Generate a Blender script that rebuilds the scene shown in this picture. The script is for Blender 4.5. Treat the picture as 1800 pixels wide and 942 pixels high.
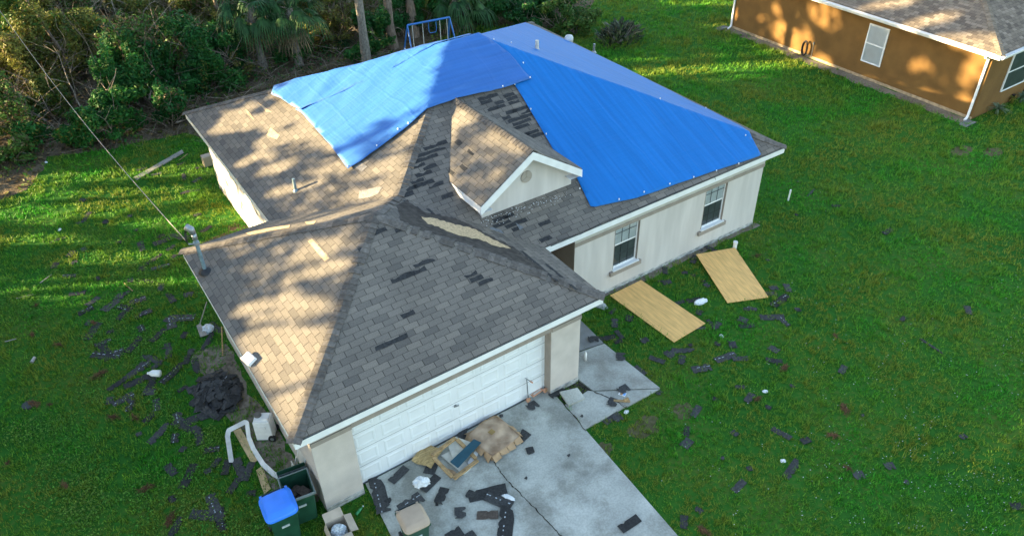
import bpy, bmesh, math, random
import numpy as np
from mathutils import Vector, Matrix, noise as mnoise
from mathutils.geometry import tessellate_polygon
random.seed(7); rng = np.random.default_rng(7)
for o in list(bpy.data.objects): bpy.data.objects.remove(o)
SC = bpy.context.scene; COL = SC.collection
# ------------------------------------------------------------------ camera
CX, CY, CZ, YAW, PIT, ROL, FPX = -2.20109, -10.73056, 14.14654, 0.58137, -0.64856, -0.02329, 1370.07
CAM = Vector((CX, CY, CZ))
FW = Vector((math.sin(YAW)*math.cos(PIT), math.cos(YAW)*math.cos(PIT), math.sin(PIT)))
r0 = Vector((math.cos(YAW), -math.sin(YAW), 0)); u0 = r0.cross(FW)
RT = r0*math.cos(ROL)+u0*math.sin(ROL); UP = -r0*math.sin(ROL)+u0*math.cos(ROL)
cd = bpy.data.cameras.new('camera'); cam = bpy.data.objects.new('camera', cd); COL.objects.link(cam)
cam.matrix_world = Matrix(((RT.x, UP.x, -FW.x, CX), (RT.y, UP.y, -FW.y, CY), (RT.z, UP.z, -FW.z, CZ), (0, 0, 0, 1)))
cd.sensor_width = 36; cd.lens = 36*FPX/1800; cd.clip_end = 2000; SC.camera = cam
# ------------------------------------------------------------------ light
SUN_EL = math.radians(12.0); SAZ = Vector((-0.871, 0.491, 0)).normalized()
SUN = Vector((SAZ.x*math.cos(SUN_EL), SAZ.y*math.cos(SUN_EL), math.sin(SUN_EL)))
W = bpy.data.worlds.new('World'); SC.world = W; W.use_nodes = True
wn = W.node_tree.nodes; wl = W.node_tree.links
sky = wn.new('ShaderNodeTexSky'); sky.sky_type = 'NISHITA'; sky.sun_disc = False
sky.ozone_density = .3; sky.sun_elevation = SUN_EL; sky.sun_rotation = math.atan2(SAZ.x, SAZ.y) % (2*math.pi)
wl.new(sky.outputs[0], wn['Background'].inputs[0]); wn['Background'].inputs[1].default_value = 0.11
sd = bpy.data.lights.new('sun', 'SUN'); sd.energy = 5.0; sd.angle = math.radians(0.53); sd.color = (1.0, .77, .42)
so = bpy.data.objects.new('sun', sd); COL.objects.link(so); so.rotation_euler = SUN.to_track_quat('Z', 'Y').to_euler()
so.location = (-30, 30, 30)
SC.view_settings.view_transform = 'Standard'; SC.view_settings.look = 'None'; SC.view_settings.gamma = 1
SC.view_settings.exposure = 2.7
SC.render.engine = 'CYCLES'
# ------------------------------------------------------------------ helpers
def ray(u, v): return (FW*FPX + RT*(u-900) - UP*(v-471)).normalized()
def on_plane(u, v, pl):
    n = Vector(pl[0]); d = ray(u, v); return CAM + d*((pl[1]-n.dot(CAM))/n.dot(d))
def G(u, v, z=0.0): return on_plane(u, v, ((0, 0, 1), z))
def proj(X):
    d = Vector(X)-CAM; z = d.dot(FW)
    return (900+FPX*d.dot(RT)/z, 471-FPX*d.dot(UP)/z, z)
def nt(m): return m.node_tree.nodes, m.node_tree.links
def ramp(N, stops):
    r = N.new('ShaderNodeValToRGB'); e = r.color_ramp.elements
    while len(e) < len(stops): e.new(.5)
    for i, (p, c) in enumerate(stops): e[i].position = p; e[i].color = (*c, 1)
    return r
def M(name, col, rough=.8, var=.18, scale=3.0, bump=0.0, bscale=60.0, metal=0.0, spec=.3, rnd=0.0, stretch=(1, 1, 1), col2=None, isl=0.0, coat=0.0, thr=(.35, .65)):
    m = bpy.data.materials.new(name); m.use_nodes = True; N, L = nt(m); b = N['Principled BSDF']
    g = N.new('ShaderNodeNewGeometry'); mp = N.new('ShaderNodeMapping'); mp.inputs['Scale'].default_value = stretch
    L.new(g.outputs['Position'], mp.inputs['Vector'])
    n = N.new('ShaderNodeTexNoise'); n.inputs['Scale'].default_value = scale; n.inputs['Detail'].default_value = 6
    L.new(mp.outputs[0], n.inputs['Vector'])
    c1 = tuple(c*(1-var) for c in col); c2 = col2 or tuple(min(1, c*(1+var)) for c in col)
    r = ramp(N, [(thr[0], c1), (thr[1], c2)]); L.new(n.outputs[0], r.inputs[0]); out = r.outputs[0]
    for amt, src in ((rnd, 'obj'), (isl, 'isl')):
        if amt:
            s = N.new('ShaderNodeObjectInfo').outputs['Random'] if src == 'obj' else g.outputs['Random Per Island']
            mr = N.new('ShaderNodeMapRange'); mr.inputs[3].default_value = 1-amt; mr.inputs[4].default_value = 1+amt; L.new(s, mr.inputs[0])
            mx = N.new('ShaderNodeVectorMath'); mx.operation = 'SCALE'; L.new(out, mx.inputs[0]); L.new(mr.outputs[0], mx.inputs['Scale']); out = mx.outputs[0]
    L.new(out, b.inputs['Base Color'])
    b.inputs['Roughness'].default_value = rough; b.inputs['Metallic'].default_value = metal; b.inputs['Specular IOR Level'].default_value = spec
    b.inputs['Coat Weight'].default_value = coat
    if bump:
        n2 = N.new('ShaderNodeTexNoise'); n2.inputs['Scale'].default_value = bscale; n2.inputs['Detail'].default_value = 4; L.new(mp.outputs[0], n2.inputs['Vector'])
        bm_ = N.new('ShaderNodeBump'); bm_.inputs['Strength'].default_value = bump; bm_.inputs['Distance'].default_value = .02
        L.new(n2.outputs[0], bm_.inputs['Height']); L.new(bm_.outputs[0], b.inputs['Normal'])
    return m
class MB:
    def __init__(s): s.v = []; s.f = []; s.m = []; s.uv = {}
    def add(s, vs, fs, mi=0, T=None):
        k = len(s.v)
        for q in vs:
            q = Vector(q); s.v.append(tuple(T @ q) if T is not None else tuple(q))
        for f in fs: s.f.append(tuple(i+k for i in f)); s.m.append(mi)
        return s
    def box(s, c, d, mi=0, T=None, rz=0.0):
        x, y, z = d[0]/2, d[1]/2, d[2]/2
        vs = [(a*x, b*y, e*z) for e in (-1, 1) for b in (-1, 1) for a in (-1, 1)]
        R = Matrix.Translation(c) @ Matrix.Rotation(rz, 4, 'Z'); vs = [R @ Vector(q) for q in vs]
        return s.add(vs, [(0, 2, 3, 1), (4, 5, 7, 6), (0, 1, 5, 4), (2, 6, 7, 3), (0, 4, 6, 2), (1, 3, 7, 5)], mi, T)
    def bar(s, p, q, w, h, mi=0, T=None):
        p, q = Vector(p), Vector(q); d = (q-p).normalized(); up = Vector((0, 0, 1)) if abs(d.z) < .95 else Vector((1, 0, 0))
        a = d.cross(up).normalized(); b = a.cross(d); vs = []
        for c in (p, q):
            for i, j in ((-1, -1), (1, -1), (1, 1), (-1, 1)): vs.append(c+a*(i*w/2)+b*(j*h/2))
        return s.add(vs, [(0, 1, 2, 3), (7, 6, 5, 4), (0, 4, 5, 1), (1, 5, 6, 2), (2, 6, 7, 3), (3, 7, 4, 0)], mi, T)
    def tube(s, pts, rad, n=8, mi=0, T=None, cap=True):
        pts = [Vector(p) for p in pts]; k = len(pts)
        rr = rad if isinstance(rad, (list, tuple)) else [rad]*k; vs = []; fs = []; a = None
        for i, p in enumerate(pts):
            d = (pts[min(i+1, k-1)]-pts[max(i-1, 0)]).normalized()
            if a is None: a = d.cross(Vector((.13, .31, 1)) if abs(d.z) < .9 else Vector((1, .2, 0))).normalized()
            else: a = (a-d*a.dot(d)).normalized()
            b = d.cross(a)
            for j in range(n):
                t = 2*math.pi*j/n; vs.append(p+a*(rr[i]*math.cos(t))+b*(rr[i]*math.sin(t)))
        for i in range(k-1):
            for j in range(n): fs.append((i*n+j, i*n+(j+1) % n, (i+1)*n+(j+1) % n, (i+1)*n+j))
        if cap: fs.append(tuple(range(n-1, -1, -1))); fs.append(tuple((k-1)*n+j for j in range(n)))
        return s.add(vs, fs, mi, T)
    def prism(s, poly, z0, z1, mi=0, T=None):
        n = len(poly); vs = [(x, y, z0) for x, y in poly]+[(x, y, z1) for x, y in poly]
        fs = [tuple(range(n-1, -1, -1)), tuple(range(n, 2*n))]+[(i, (i+1) % n, n+(i+1) % n, n+i) for i in range(n)]
        return s.add(vs, fs, mi, T)
    def frus(s, c, b, t, h, mi=0, T=None):   # tapered box, base centre c
        x, y = b[0]/2, b[1]/2; X, Y = t[0]/2, t[1]/2; c = Vector(c)
        vs = [c+Vector(q) for q in ((-x, -y, 0), (x, -y, 0), (x, y, 0), (-x, y, 0), (-X, -Y, h), (X, -Y, h), (X, Y, h), (-X, Y, h))]
        return s.add(vs, [(3, 2, 1, 0), (4, 5, 6, 7), (0, 1, 5, 4), (1, 2, 6, 5), (2, 3, 7, 6), (3, 0, 4, 7)], mi, T)
    def build(s, name, mats, parent=None, smooth=False, bevel=0.0, solid=0.0, uv=None):
        me = bpy.data.meshes.new(name); me.from_pydata(s.v, [], s.f)
        for m in (mats if isinstance(mats, (list, tuple)) else [mats]): me.materials.append(m)
        me.polygons.foreach_set('material_index', s.m)
        if smooth: me.polygons.foreach_set('use_smooth', [True]*len(s.f))
        if uv:
            l = me.uv_layers.new(name='UVMap'); vi = [0]*len(me.loops); me.loops.foreach_get('vertex_index', vi)
            l.data.foreach_set('uv', [c for i in vi for c in uv[i]])
        me.update(); o = bpy.data.objects.new(name, me); COL.objects.link(o)
        if parent: o.parent = parent
        if bevel:
            b = o.modifiers.new('bevel', 'BEVEL'); b.width = bevel; b.segments = 2; b.limit_method = 'ANGLE'
        if solid:
            b = o.modifiers.new('solid', 'SOLIDIFY'); b.thickness = solid; b.offset = -1
        return o
def tag(o, label=None, cat=None, group=None, kind=None):
    for k, v in (('label', label), ('category', cat), ('group', group), ('kind', kind)):
        if v: o[k] = v
    return o
def empty(name, loc=(0, 0, 0), rz=0.0, label=None, cat=None, group=None):
    o = bpy.data.objects.new(name, None); COL.objects.link(o); o.location = loc; o.rotation_euler = (0, 0, rz); o.empty_display_size = .2
    return tag(o, label, cat, group)
def copy_tree(o, parent=None):
    c = o.copy(); COL.objects.link(c)
    if parent: c.parent = parent
    for ch in list(o.children):
        if ch.parent == o: copy_tree(ch, c)
    return c
def fbm(x, y, z=0.0, o=3): return mnoise.fractal(Vector((x, y, z)), 1.0, 2.0, o)
def inpoly(px, py, poly):
    px = np.asarray(px); py = np.asarray(py); r = np.zeros(px.shape, bool); j = len(poly)-1
    for i in range(len(poly)):
        xi, yi = poly[i]; xj, yj = poly[j]
        c = ((yi > py) != (yj > py)) & (px < (xj-xi)*(py-yi)/((yj-yi) or 1e-9)+xi); r ^= c; j = i
    return r
# ------------------------------------------------------------------ dimensions of the house (metres)
OV = .366; HE = 2.849; P = .437; GW = 6.75; GD = 7.148; ML, MR, MF, MBK = 1.913, 15.994, 1.944, 15.085
GH = GW/2+OV
PL_FRONT = ((0, -P, 1), HE-P*MF); PL_LEFT = ((-P, 0, 1), HE-P*ML); PL_RIGHT = ((P, 0, 1), HE+P*MR)
PL_GFRONT = ((0, -P, 1), HE+P*OV); PL_GLEFT = ((-P, 0, 1), HE+P*OV); PL_GRIGHT = ((P, 0, 1), HE+P*(GW+OV)); PL_GREAR = ((0, P, 1), HE+P*GD)
def roof_z(x, y): return HE+P*min(x-ML, MR-x, y-MF, MBK-y)
def roof_hit(u, v):
    return min((on_plane(u, v, pl) for pl in (PL_FRONT, PL_LEFT, PL_RIGHT)), key=lambda q: abs(q.z-roof_z(q.x, q.y)))
# ------------------------------------------------------------------ materials
def shingle_mat(name, cols, tab=.333, row=.143, dark=.0):
    m = bpy.data.materials.new(name); m.use_nodes = True; N, L = nt(m); b = N['Principled BSDF']
    def mth(op, a, c=None):
        n = N.new('ShaderNodeMath'); n.operation = op
        for i, q in enumerate((a, c)):
            if q is None: continue
            if isinstance(q, (int, float)): n.inputs[i].default_value = q
            else: L.new(q, n.inputs[i])
        return n.outputs[0]
    uv = N.new('ShaderNodeUVMap'); uv.uv_map = 'UVMap'; wob = N.new('ShaderNodeTexNoise'); wob.inputs['Scale'].default_value = 1.7; L.new(uv.outputs[0], wob.inputs['Vector'])
    sep = N.new('ShaderNodeSeparateXYZ'); L.new(uv.outputs[0], sep.inputs[0])
    v = mth('ADD', sep.outputs[1], mth('MULTIPLY', mth('SUBTRACT', wob.outputs[0], .5), .03))
    vr = mth('DIVIDE', v, row); ri = mth('FLOOR', vr); vf = mth('SUBTRACT', vr, ri)
    wr = N.new('ShaderNodeTexWhiteNoise'); wr.noise_dimensions = '1D'; L.new(ri, wr.inputs['W'])
    off = mth('ADD', mth('MULTIPLY', mth('MODULO', ri, 2.0), .5), mth('MULTIPLY', wr.outputs['Value'], .12))
    ur = mth('ADD', mth('DIVIDE', sep.outputs[0], tab), off); ci = mth('FLOOR', ur); uf = mth('SUBTRACT', ur, ci)
    cmb = N.new('ShaderNodeCombineXYZ'); L.new(ci, cmb.inputs[0]); L.new(ri, cmb.inputs[1])
    wn_ = N.new('ShaderNodeTexWhiteNoise'); wn_.noise_dimensions = '2D'; L.new(cmb.outputs[0], wn_.inputs['Vector'])
    r = ramp(N, cols); L.new(wn_.outputs['Value'], r.inputs[0])
    big = N.new('ShaderNodeTexNoise'); big.inputs['Scale'].default_value = .8; big.inputs['Detail'].default_value = 5; L.new(uv.outputs[0], big.inputs['Vector'])
    fine = N.new('ShaderNodeTexNoise'); fine.inputs['Scale'].default_value = 45; fine.inputs['Detail'].default_value = 4; L.new(uv.outputs[0], fine.inputs['Vector'])
    k = mth('ADD', mth('MULTIPLY', big.outputs[0], .5), mth('MULTIPLY', fine.outputs[0], .9)); k = mth('ADD', k, .30)
    # dark slots between tabs, and a shadow line painted along each course's butt edge
    slot = mth('LESS_THAN', uf, .045); butt = mth('LESS_THAN', vf, .11)
    line = mth('MAXIMUM', mth('MULTIPLY', slot, .62), mth('MULTIPLY', butt, .30)); k = mth('MULTIPLY', k, mth('SUBTRACT', 1.0, line))
    sc = N.new('ShaderNodeVectorMath'); sc.operation = 'SCALE'; L.new(r.outputs[0], sc.inputs[0]); L.new(k, sc.inputs['Scale']); L.new(sc.outputs[0], b.inputs['Base Color'])
    b.inputs['Roughness'].default_value = .95; b.inputs['Specular IOR Level'].default_value = .15
    h = mth('SUBTRACT', mth('MULTIPLY', mth('SUBTRACT', 1.0, vf), .010), mth('MULTIPLY', slot, .008))
    h = mth('ADD', h, mth('MULTIPLY', fine.outputs[0], .004)); h = mth('ADD', h, mth('MULTIPLY', wn_.outputs['Value'], .003))
    bp = N.new('ShaderNodeBump'); bp.inputs['Strength'].default_value = .8; bp.inputs['Distance'].default_value = 1.0; L.new(h, bp.inputs['Height']); L.new(bp.outputs[0], b.inputs['Normal'])
    return m
SH = shingle_mat('roof_shingle', [(0, (.115, .106, .096)), (.25, (.150, .136, .120)), (.75, (.17, .153, .134)), (1, (.20, .178, .152))])
SHN = shingle_mat('tan_roof_shingle', [(0, (.115, .095, .078)), (.35, (.16, .132, .105)), (.7, (.20, .166, .13)), (1, (.26, .215, .17))], tab=.22)
CAPM = M('cap_shingle', (.125, .112, .10), .95, .22, 14, .4, 90, isl=.28)
BARE = M('bare_dark_shingle', (.030, .031, .033), .85, .35, 18, .5, 80, isl=.3)
FELT = M('torn_felt', (.055, .048, .042), .9, .35, 7, .5, 30)
OSB = M('strand_board', (.50, .37, .22), .85, .35, 16, .4, 40, stretch=(1, 3, 1))
FRESH = M('bare_tan_shingle', (.42, .32, .21), .9, .2, 12, .3, 60)
STUC = M('stucco', (.58, .545, .52), .95, .085, 1.1, .35, 70, stretch=(3.0, 3.0, .45))
STUCG = M('garage_stucco', (.54, .485, .44), .95, .07, 2.4, .35, 70)
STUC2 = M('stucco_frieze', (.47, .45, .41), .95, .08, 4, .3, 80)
TAUPE = M('taupe_trim', (.30, .26, .225), .9, .08, 5, .25, 80)
BASEC = M('stained_base', (.40, .40, .38), .95, .45, 6, .4, 30, stretch=(1, 1, 2.5))
WHITE = M('white_paint', (.78, .79, .80), .5, .05, 4, spec=.4)
DOORW = M('door_paint', (.74, .77, .79), .45, .035, 3, spec=.4)
DARK = M('interior_dark', (.012, .013, .014), .6, .2)
PORCHSHADE = M('porch_wall_shade', (.20, .165, .13), .9, .1, 2)  # brown stands in for the shade of the porch recess
METAL = M('galvanised', (.30, .33, .35), .45, .2, 12, metal=.7, spec=.5)
BLACK = M('black_plastic', (.018, .018, .02), .5, .2, spec=.4)
GALVT = M('painted_mast', (.22, .30, .34), .5, .2, 12, metal=.3)
WPL = M('white_plastic', (.78, .78, .76), .4, .06, 8, spec=.5)
def conc_mat(name, col, dark, st=1.0):
    m = M(name, col, .92, .16, 1.3, .25, 120); N, L = nt(m); b = N['Principled BSDF']
    src = b.inputs['Base Color'].links[0].from_socket; g = N.new('ShaderNodeNewGeometry')
    n = N.new('ShaderNodeTexNoise'); n.inputs['Scale'].default_value = .75; n.inputs['Detail'].default_value = 9; n.inputs['Roughness'].default_value = .68; L.new(g.outputs[0], n.inputs[0])
    n2 = N.new('ShaderNodeTexNoise'); n2.inputs['Scale'].default_value = 26; n2.inputs['Detail'].default_value = 5; L.new(g.outputs[0], n2.inputs[0])
    r = ramp(N, [(.47, (1, 1, 1)), (.60, dark)]); L.new(n.outputs[0], r.inputs[0]); r2 = ramp(N, [(.40, (.88, .88, .88)), (.60, (1.05, 1.05, 1.05))]); L.new(n2.outputs[0], r2.inputs[0])
    o = src
    for q in (r, r2):
        mx = N.new('ShaderNodeMix'); mx.data_type = 'RGBA'; mx.blend_type = 'MULTIPLY'; mx.inputs[0].default_value = st; L.new(o, mx.inputs[6]); L.new(q.outputs[0], mx.inputs[7]); o = mx.outputs[2]
    L.new(o, b.inputs['Base Color']); return m
CONC = conc_mat('driveway_concrete', (.42, .43, .39), (.66, .65, .63))
CONC2 = conc_mat('walk_concrete', (.41, .415, .375), (.74, .71, .69))
CRACK = M('crack_soil', (.05, .045, .035), 1, .5, 9)
CARD = M('cardboard', (.40, .27, .16), .9, .2, 5, .3, 25, rnd=.12)
CARD2 = M('pale_cardboard', (.50, .42, .33), .9, .1, 5, .2, 25)
WOODY = M('weathered_lumber', (.36, .24, .12), .85, .3, 9, .3, 40, stretch=(1, 1, 4))
PLY = M('plywood', (.52, .38, .20), .75, .13, 2.5, .2, 30, stretch=(6, 1, 1))
GREYW = M('grey_plank', (.28, .26, .23), .9, .2, 6, .3, 40)
GREEN = M('bin_green', (.012, .06, .035), .45, .2, 6, spec=.5)
BLUEP = M('bin_lid_blue', (.04, .22, .85), .4, .08, 4, spec=.5)
TANP = M('bin_lid_tan', (.43, .33, .24), .5, .08, 4, spec=.4)
BROWNLEAF = M('dead_frond', (.10, .05, .022), .9, .5, 25, rnd=.3, isl=.3)
TWIG = M('bare_twig', (.22, .18, .14), .9, .35, 8, rnd=.35, isl=.45)
BARK = M('pine_bark', (.20, .155, .12), .95, .4, 9, .8, 30, stretch=(3, 3, .6))
BARKG = M('grey_bark', (.21, .19, .165), .95, .35, 9, .7, 30, stretch=(2, 2, 1))
def shingle_debris(name, c): return M(name, c, .85, .3, 22, .4, 90, rnd=.4, spec=.3)
CHAR = shingle_debris('charcoal_shingle', (.042, .043, .044)); GLUE = M('white_sealant', (.42, .46, .50), .6, .45, 30)
CHARB = shingle_debris('brown_shingle', (.07, .055, .045))
def leaf_mat(name, c1, c2, tr=.25, isl=.45, nsc=.6):
    m = bpy.data.materials.new(name); m.use_nodes = True; N, L = nt(m); b = N['Principled BSDF']; g = N.new('ShaderNodeNewGeometry')
    n = N.new('ShaderNodeTexNoise'); n.inputs['Scale'].default_value = nsc; n.inputs['Detail'].default_value = 4; L.new(g.outputs['Position'], n.inputs['Vector'])
    r = ramp(N, [(.36, c1), (.64, c2)]); L.new(n.outputs[0], r.inputs[0])
    mr = N.new('ShaderNodeMapRange'); mr.inputs[3].default_value = 1-isl; mr.inputs[4].default_value = 1+isl; L.new(g.outputs['Random Per Island'], mr.inputs[0])
    s = N.new('ShaderNodeVectorMath'); s.operation = 'SCALE'; L.new(r.outputs[0], s.inputs[0]); L.new(mr.outputs[0], s.inputs['Scale']); L.new(s.outputs[0], b.inputs['Base Color'])
    b.inputs['Roughness'].default_value = .6; b.inputs['Specular IOR Level'].default_value = .25
    t = N.new('ShaderNodeBsdfTranslucent'); L.new(s.outputs[0], t.inputs[0]); mx = N.new('ShaderNodeMixShader'); mx.inputs[0].default_value = tr
    L.new(b.outputs[0], mx.inputs[1]); L.new(t.outputs[0], mx.inputs[2]); L.new(mx.outputs[0], N['Material Output'].inputs[0]); return m
LEAF_D = leaf_mat('dark_green_leaves', (.010, .075, .016), (.026, .13, .022))
LEAF_O = leaf_mat('olive_leaves', (.075, .10, .018), (.17, .17, .035))
LEAF_M = leaf_mat('mid_green_leaves', (.035, .11, .018), (.085, .16, .03))
LEAF_B = leaf_mat('brown_leaves', (.09, .065, .03), (.16, .12, .06))
LEAF_W = leaf_mat('tree_leaves', (.02, .06, .015), (.05, .10, .03))
PALML = leaf_mat('palm_frond', (.018, .075, .025), (.05, .12, .035))
PALMD = leaf_mat('dead_palm_frond', (.14, .11, .06), (.24, .19, .11))
# ------------------------------------------------------------------ setting: ground sheets
def ground_mat(name, stops, sc1, sc2, mixstops=None, bump=.4):
    m = bpy.data.materials.new(name); m.use_nodes = True; N, L = nt(m); b = N['Principled BSDF']; g = N.new('ShaderNodeNewGeometry')
    n1 = N.new('ShaderNodeTexNoise'); n1.inputs['Scale'].default_value = sc1; n1.inputs['Detail'].default_value = 8; L.new(g.outputs['Position'], n1.inputs[0])
    n2 = N.new('ShaderNodeTexNoise'); n2.inputs['Scale'].default_value = sc2; n2.inputs['Detail'].default_value = 6; L.new(g.outputs['Position'], n2.inputs[0])
    a = N.new('ShaderNodeMath'); a.operation = 'ADD'; L.new(n1.outputs[0], a.inputs[0]); L.new(n2.outputs[0], a.inputs[1])
    h = N.new('ShaderNodeMath'); h.operation = 'MULTIPLY'; h.inputs[1].default_value = .5; L.new(a.outputs[0], h.inputs[0])
    r = ramp(N, stops); L.new(h.outputs[0], r.inputs[0]); L.new(r.outputs[0], b.inputs['Base Color'])
    b.inputs['Roughness'].default_value = 1; b.inputs['Specular IOR Level'].default_value = .1
    bp = N.new('ShaderNodeBump'); bp.inputs['Strength'].default_value = bump; bp.inputs['Distance'].default_value = .05; L.new(n2.outputs[0], bp.inputs['Height']); L.new(bp.outputs[0], b.inputs['Normal'])
    return m
LAWNM = ground_mat('lawn_soil', [(.36, (.018, .085, .012)), (.5, (.028, .12, .014)), (.64, (.075, .12, .02))], .35, 9)
LITTER = ground_mat('leaf_litter', [(.34, (.045, .032, .02)), (.48, (.11, .085, .055)), (.66, (.22, .175, .12))], .9, 14, bump=.8)
DIRT = ground_mat('bare_dirt', [(.35, (.12, .10, .075)), (.65, (.26, .225, .18))], 1.5, 12)
tag(MB().add([(-400, -400, 0), (500, -400, 0), (500, 500, 0), (-400, 500, 0)], [(0, 1, 2, 3)]).build('lawn', LAWNM), kind='structure')
def sheet(name, poly, z, mat, jit=.0, seg=.35, kind='structure', th=0.0):
    pts = []
    for i in range(len(poly)):
        a = Vector((*poly[i], 0)); b = Vector((*poly[(i+1) % len(poly)], 0)); n = max(1, int((b-a).length/seg)) if jit else 1
        for k in range(n):
            q = a.lerp(b, k/n); pts.append((q.x+(jit*fbm(q.x*.8, q.y*.8, 3) if jit else 0)+random.uniform(-1, 1)*jit*.15, q.y+(jit*fbm(q.x*.8, q.y*.8, 9) if jit else 0)+random.uniform(-1, 1)*jit*.15))
    bm = bmesh.new(); bv = [bm.verts.new((x, y, z)) for x, y in pts]
    for t3 in tessellate_polygon([[Vector((x, y, 0)) for x, y in pts]]):
        try: bm.faces.new([bv[i] for i in t3])
        except ValueError: pass
    for f in bm.faces:
        f.normal_update()
        if f.normal.z < 0: f.normal_flip()
    if th:
        r = bmesh.ops.extrude_face_region(bm, geom=list(bm.faces)); bmesh.ops.translate(bm, verts=[e for e in r['geom'] if isinstance(e, bmesh.types.BMVert)], vec=(0, 0, -th)); bmesh.ops.recalc_face_normals(bm, faces=bm.faces)
    me = bpy.data.meshes.new(name); bm.to_mesh(me); bm.free(); me.materials.append(mat); o = bpy.data.objects.new(name, me); COL.objects.link(o)
    return (tag(o, kind=kind) if kind else o), pts
def gp(*uv): return [tuple(G(u, v).xy) for u, v in uv]
WOODS = [(-60, 13)] + gp((-160, 345), (0, 350), (55, 335), (85, 275), (200, 262), (330, 232)) + [(3.2, 18.4), (8, 20.2), (13, 20.3)] + gp((770, 70), (830, 45), (905, 46), (990, 50), (1030, 30), (1045, 0)) + [(32, 32), (60, 90), (-120, 90)]
_, WOODP = sheet('forest_floor', WOODS, .006, LITTER, .22, .5)
DRIVE = [(.98, .16), (.62, -2.2), (-.1, -9), (5.35, -9), (5.74, -4.7), (6.04, -.02), (6.04, .16)]
DRIVE2 = [(.98, .19), (.85, -1.25), (.55, -9), (5.42, -9), (5.98, -.15), (6.0, .19)]
sheet('driveway', DRIVE2, .05, CONC, th=.1)
WALK1 = [(6.76, .32), (6.76, 4.6), (8.27, 4.6), (8.22, 1.9), (8.17, .70), (8.14, .66)]
WALK2 = [(6.03, -1.42), (6.07, -.42), (6.55, -.42), (6.78, .30), (8.13, .64), (8.22, -1.40)]
WALKA = gp((1027, 604), (1061, 607)) # joint
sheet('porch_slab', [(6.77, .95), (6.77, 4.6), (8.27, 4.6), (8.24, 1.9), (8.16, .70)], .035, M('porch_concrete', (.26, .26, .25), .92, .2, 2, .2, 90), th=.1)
sheet('walkway', [tuple(G(*q).xy) for q in ((1016, 668), (1016, 622), (1062, 606), (1160, 684), (1042, 688))], .05, CONC2, th=.1)
sheet('walkway_corner', [tuple(G(*q).xy) for q in ((1046, 690), (1159, 686), (1102, 716))], .048, CONC2, th=.1)
sheet('walkway_apron', [tuple(G(*q).xy) for q in ((990, 714), (1000, 711), (1033, 689), (1041, 689.5), (1100, 716), (1028, 756))], .052, CONC2, th=.1)
sheet('neighbour_dirt_strip', [(27.4, 2.1), (28.05, 2.1), (28.05, 15.2), (27.5, 15.4)], .006, DIRT, .22, .3)
sheet('corner_dirt', gp((975, 690), (1015, 672), (1044, 688), (1000, 712)), .007, CRACK, .06, .1)
sheet('foundation_dirt', [(2.3, 2.15), (8.3, 2.15), (15.8, 2.12), (15.8, 2.33), (2.3, 2.33)], .005, DIRT, .1, .25)
def blob(u, v, rx, ry, n=26):
    c = G(u, v); return [(c.x+rx*(1+.45*fbm(math.cos(a)*1.3+u, math.sin(a)*1.3))*math.cos(a), c.y+ry*(1+.45*fbm(math.cos(a)*1.3+u, math.sin(a)*1.3))*math.sin(a)) for a in [2*math.pi*i/n for i in range(n)]]
BLOBS = [blob(1133, 750, .38, .30), blob(1205, 722, .28, .26), blob(1060, 790, .25, .2), blob(1150, 560, .3, .2), blob(1690, 265, .5, .3), blob(1745, 268, .4, .25)]
SPARSE = ground_mat('sparse_soil', [(.35, (.07, .07, .03)), (.65, (.14, .125, .07))], 1.5, 12)
for b_ in BLOBS: sheet('bare_patch', b_, .006, SPARSE)
sheet('left_wall_dirt', gp((420, 392), (470, 408), (340, 470), (330, 440)), .006, LITTER, .3, .25)
sheet('muddy_edge', [(-1.1, 6.6), (-.1, 6.6), (-.05, .3), (-.5, .3), (-.75, 3.4)], .006, DIRT, .3, .3)
# cracks in the drive
def crack(name, pts, z, w):
    mb = MB(); q = []
    for i in range(len(pts)-1):
        a, b = G(*pts[i], z), G(*pts[i+1], z); n = 8
        for k in range(n): t = a.lerp(b, k/n); q.append(t+Vector((random.uniform(-1, 1), random.uniform(-1, 1), 0))*.018)
    q.append(G(*pts[-1], z))
    for i in range(len(q)-1):
        d = (q[i+1]-q[i]).normalized(); s = Vector((-d.y, d.x, 0))*w*random.uniform(.4, 1.2)
        mb.add([q[i]-s, q[i+1]-s*.9, q[i+1]+s*.9, q[i]+s], [(0, 1, 2, 3)])
    tag(mb.build(name, CRACK), kind='structure')
crack('driveway_crack', [(868, 812), (885, 835), (905, 858), (940, 892), (975, 930), (1000, 955)], .054, .014)
crack('driveway_joint', [(985, 702), (1030, 757)], .056, .018)
crack('walkway_crack', [(1045, 689), (1075, 700), (1102, 717)], .0555, .012)
# ------------------------------------------------------------------ THE HOUSE
house = empty('storm_damaged_house', (0, 0, 0), 0, 'pale stucco house with a two car garage, its hip roof half covered by blue tarps', 'house')
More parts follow.
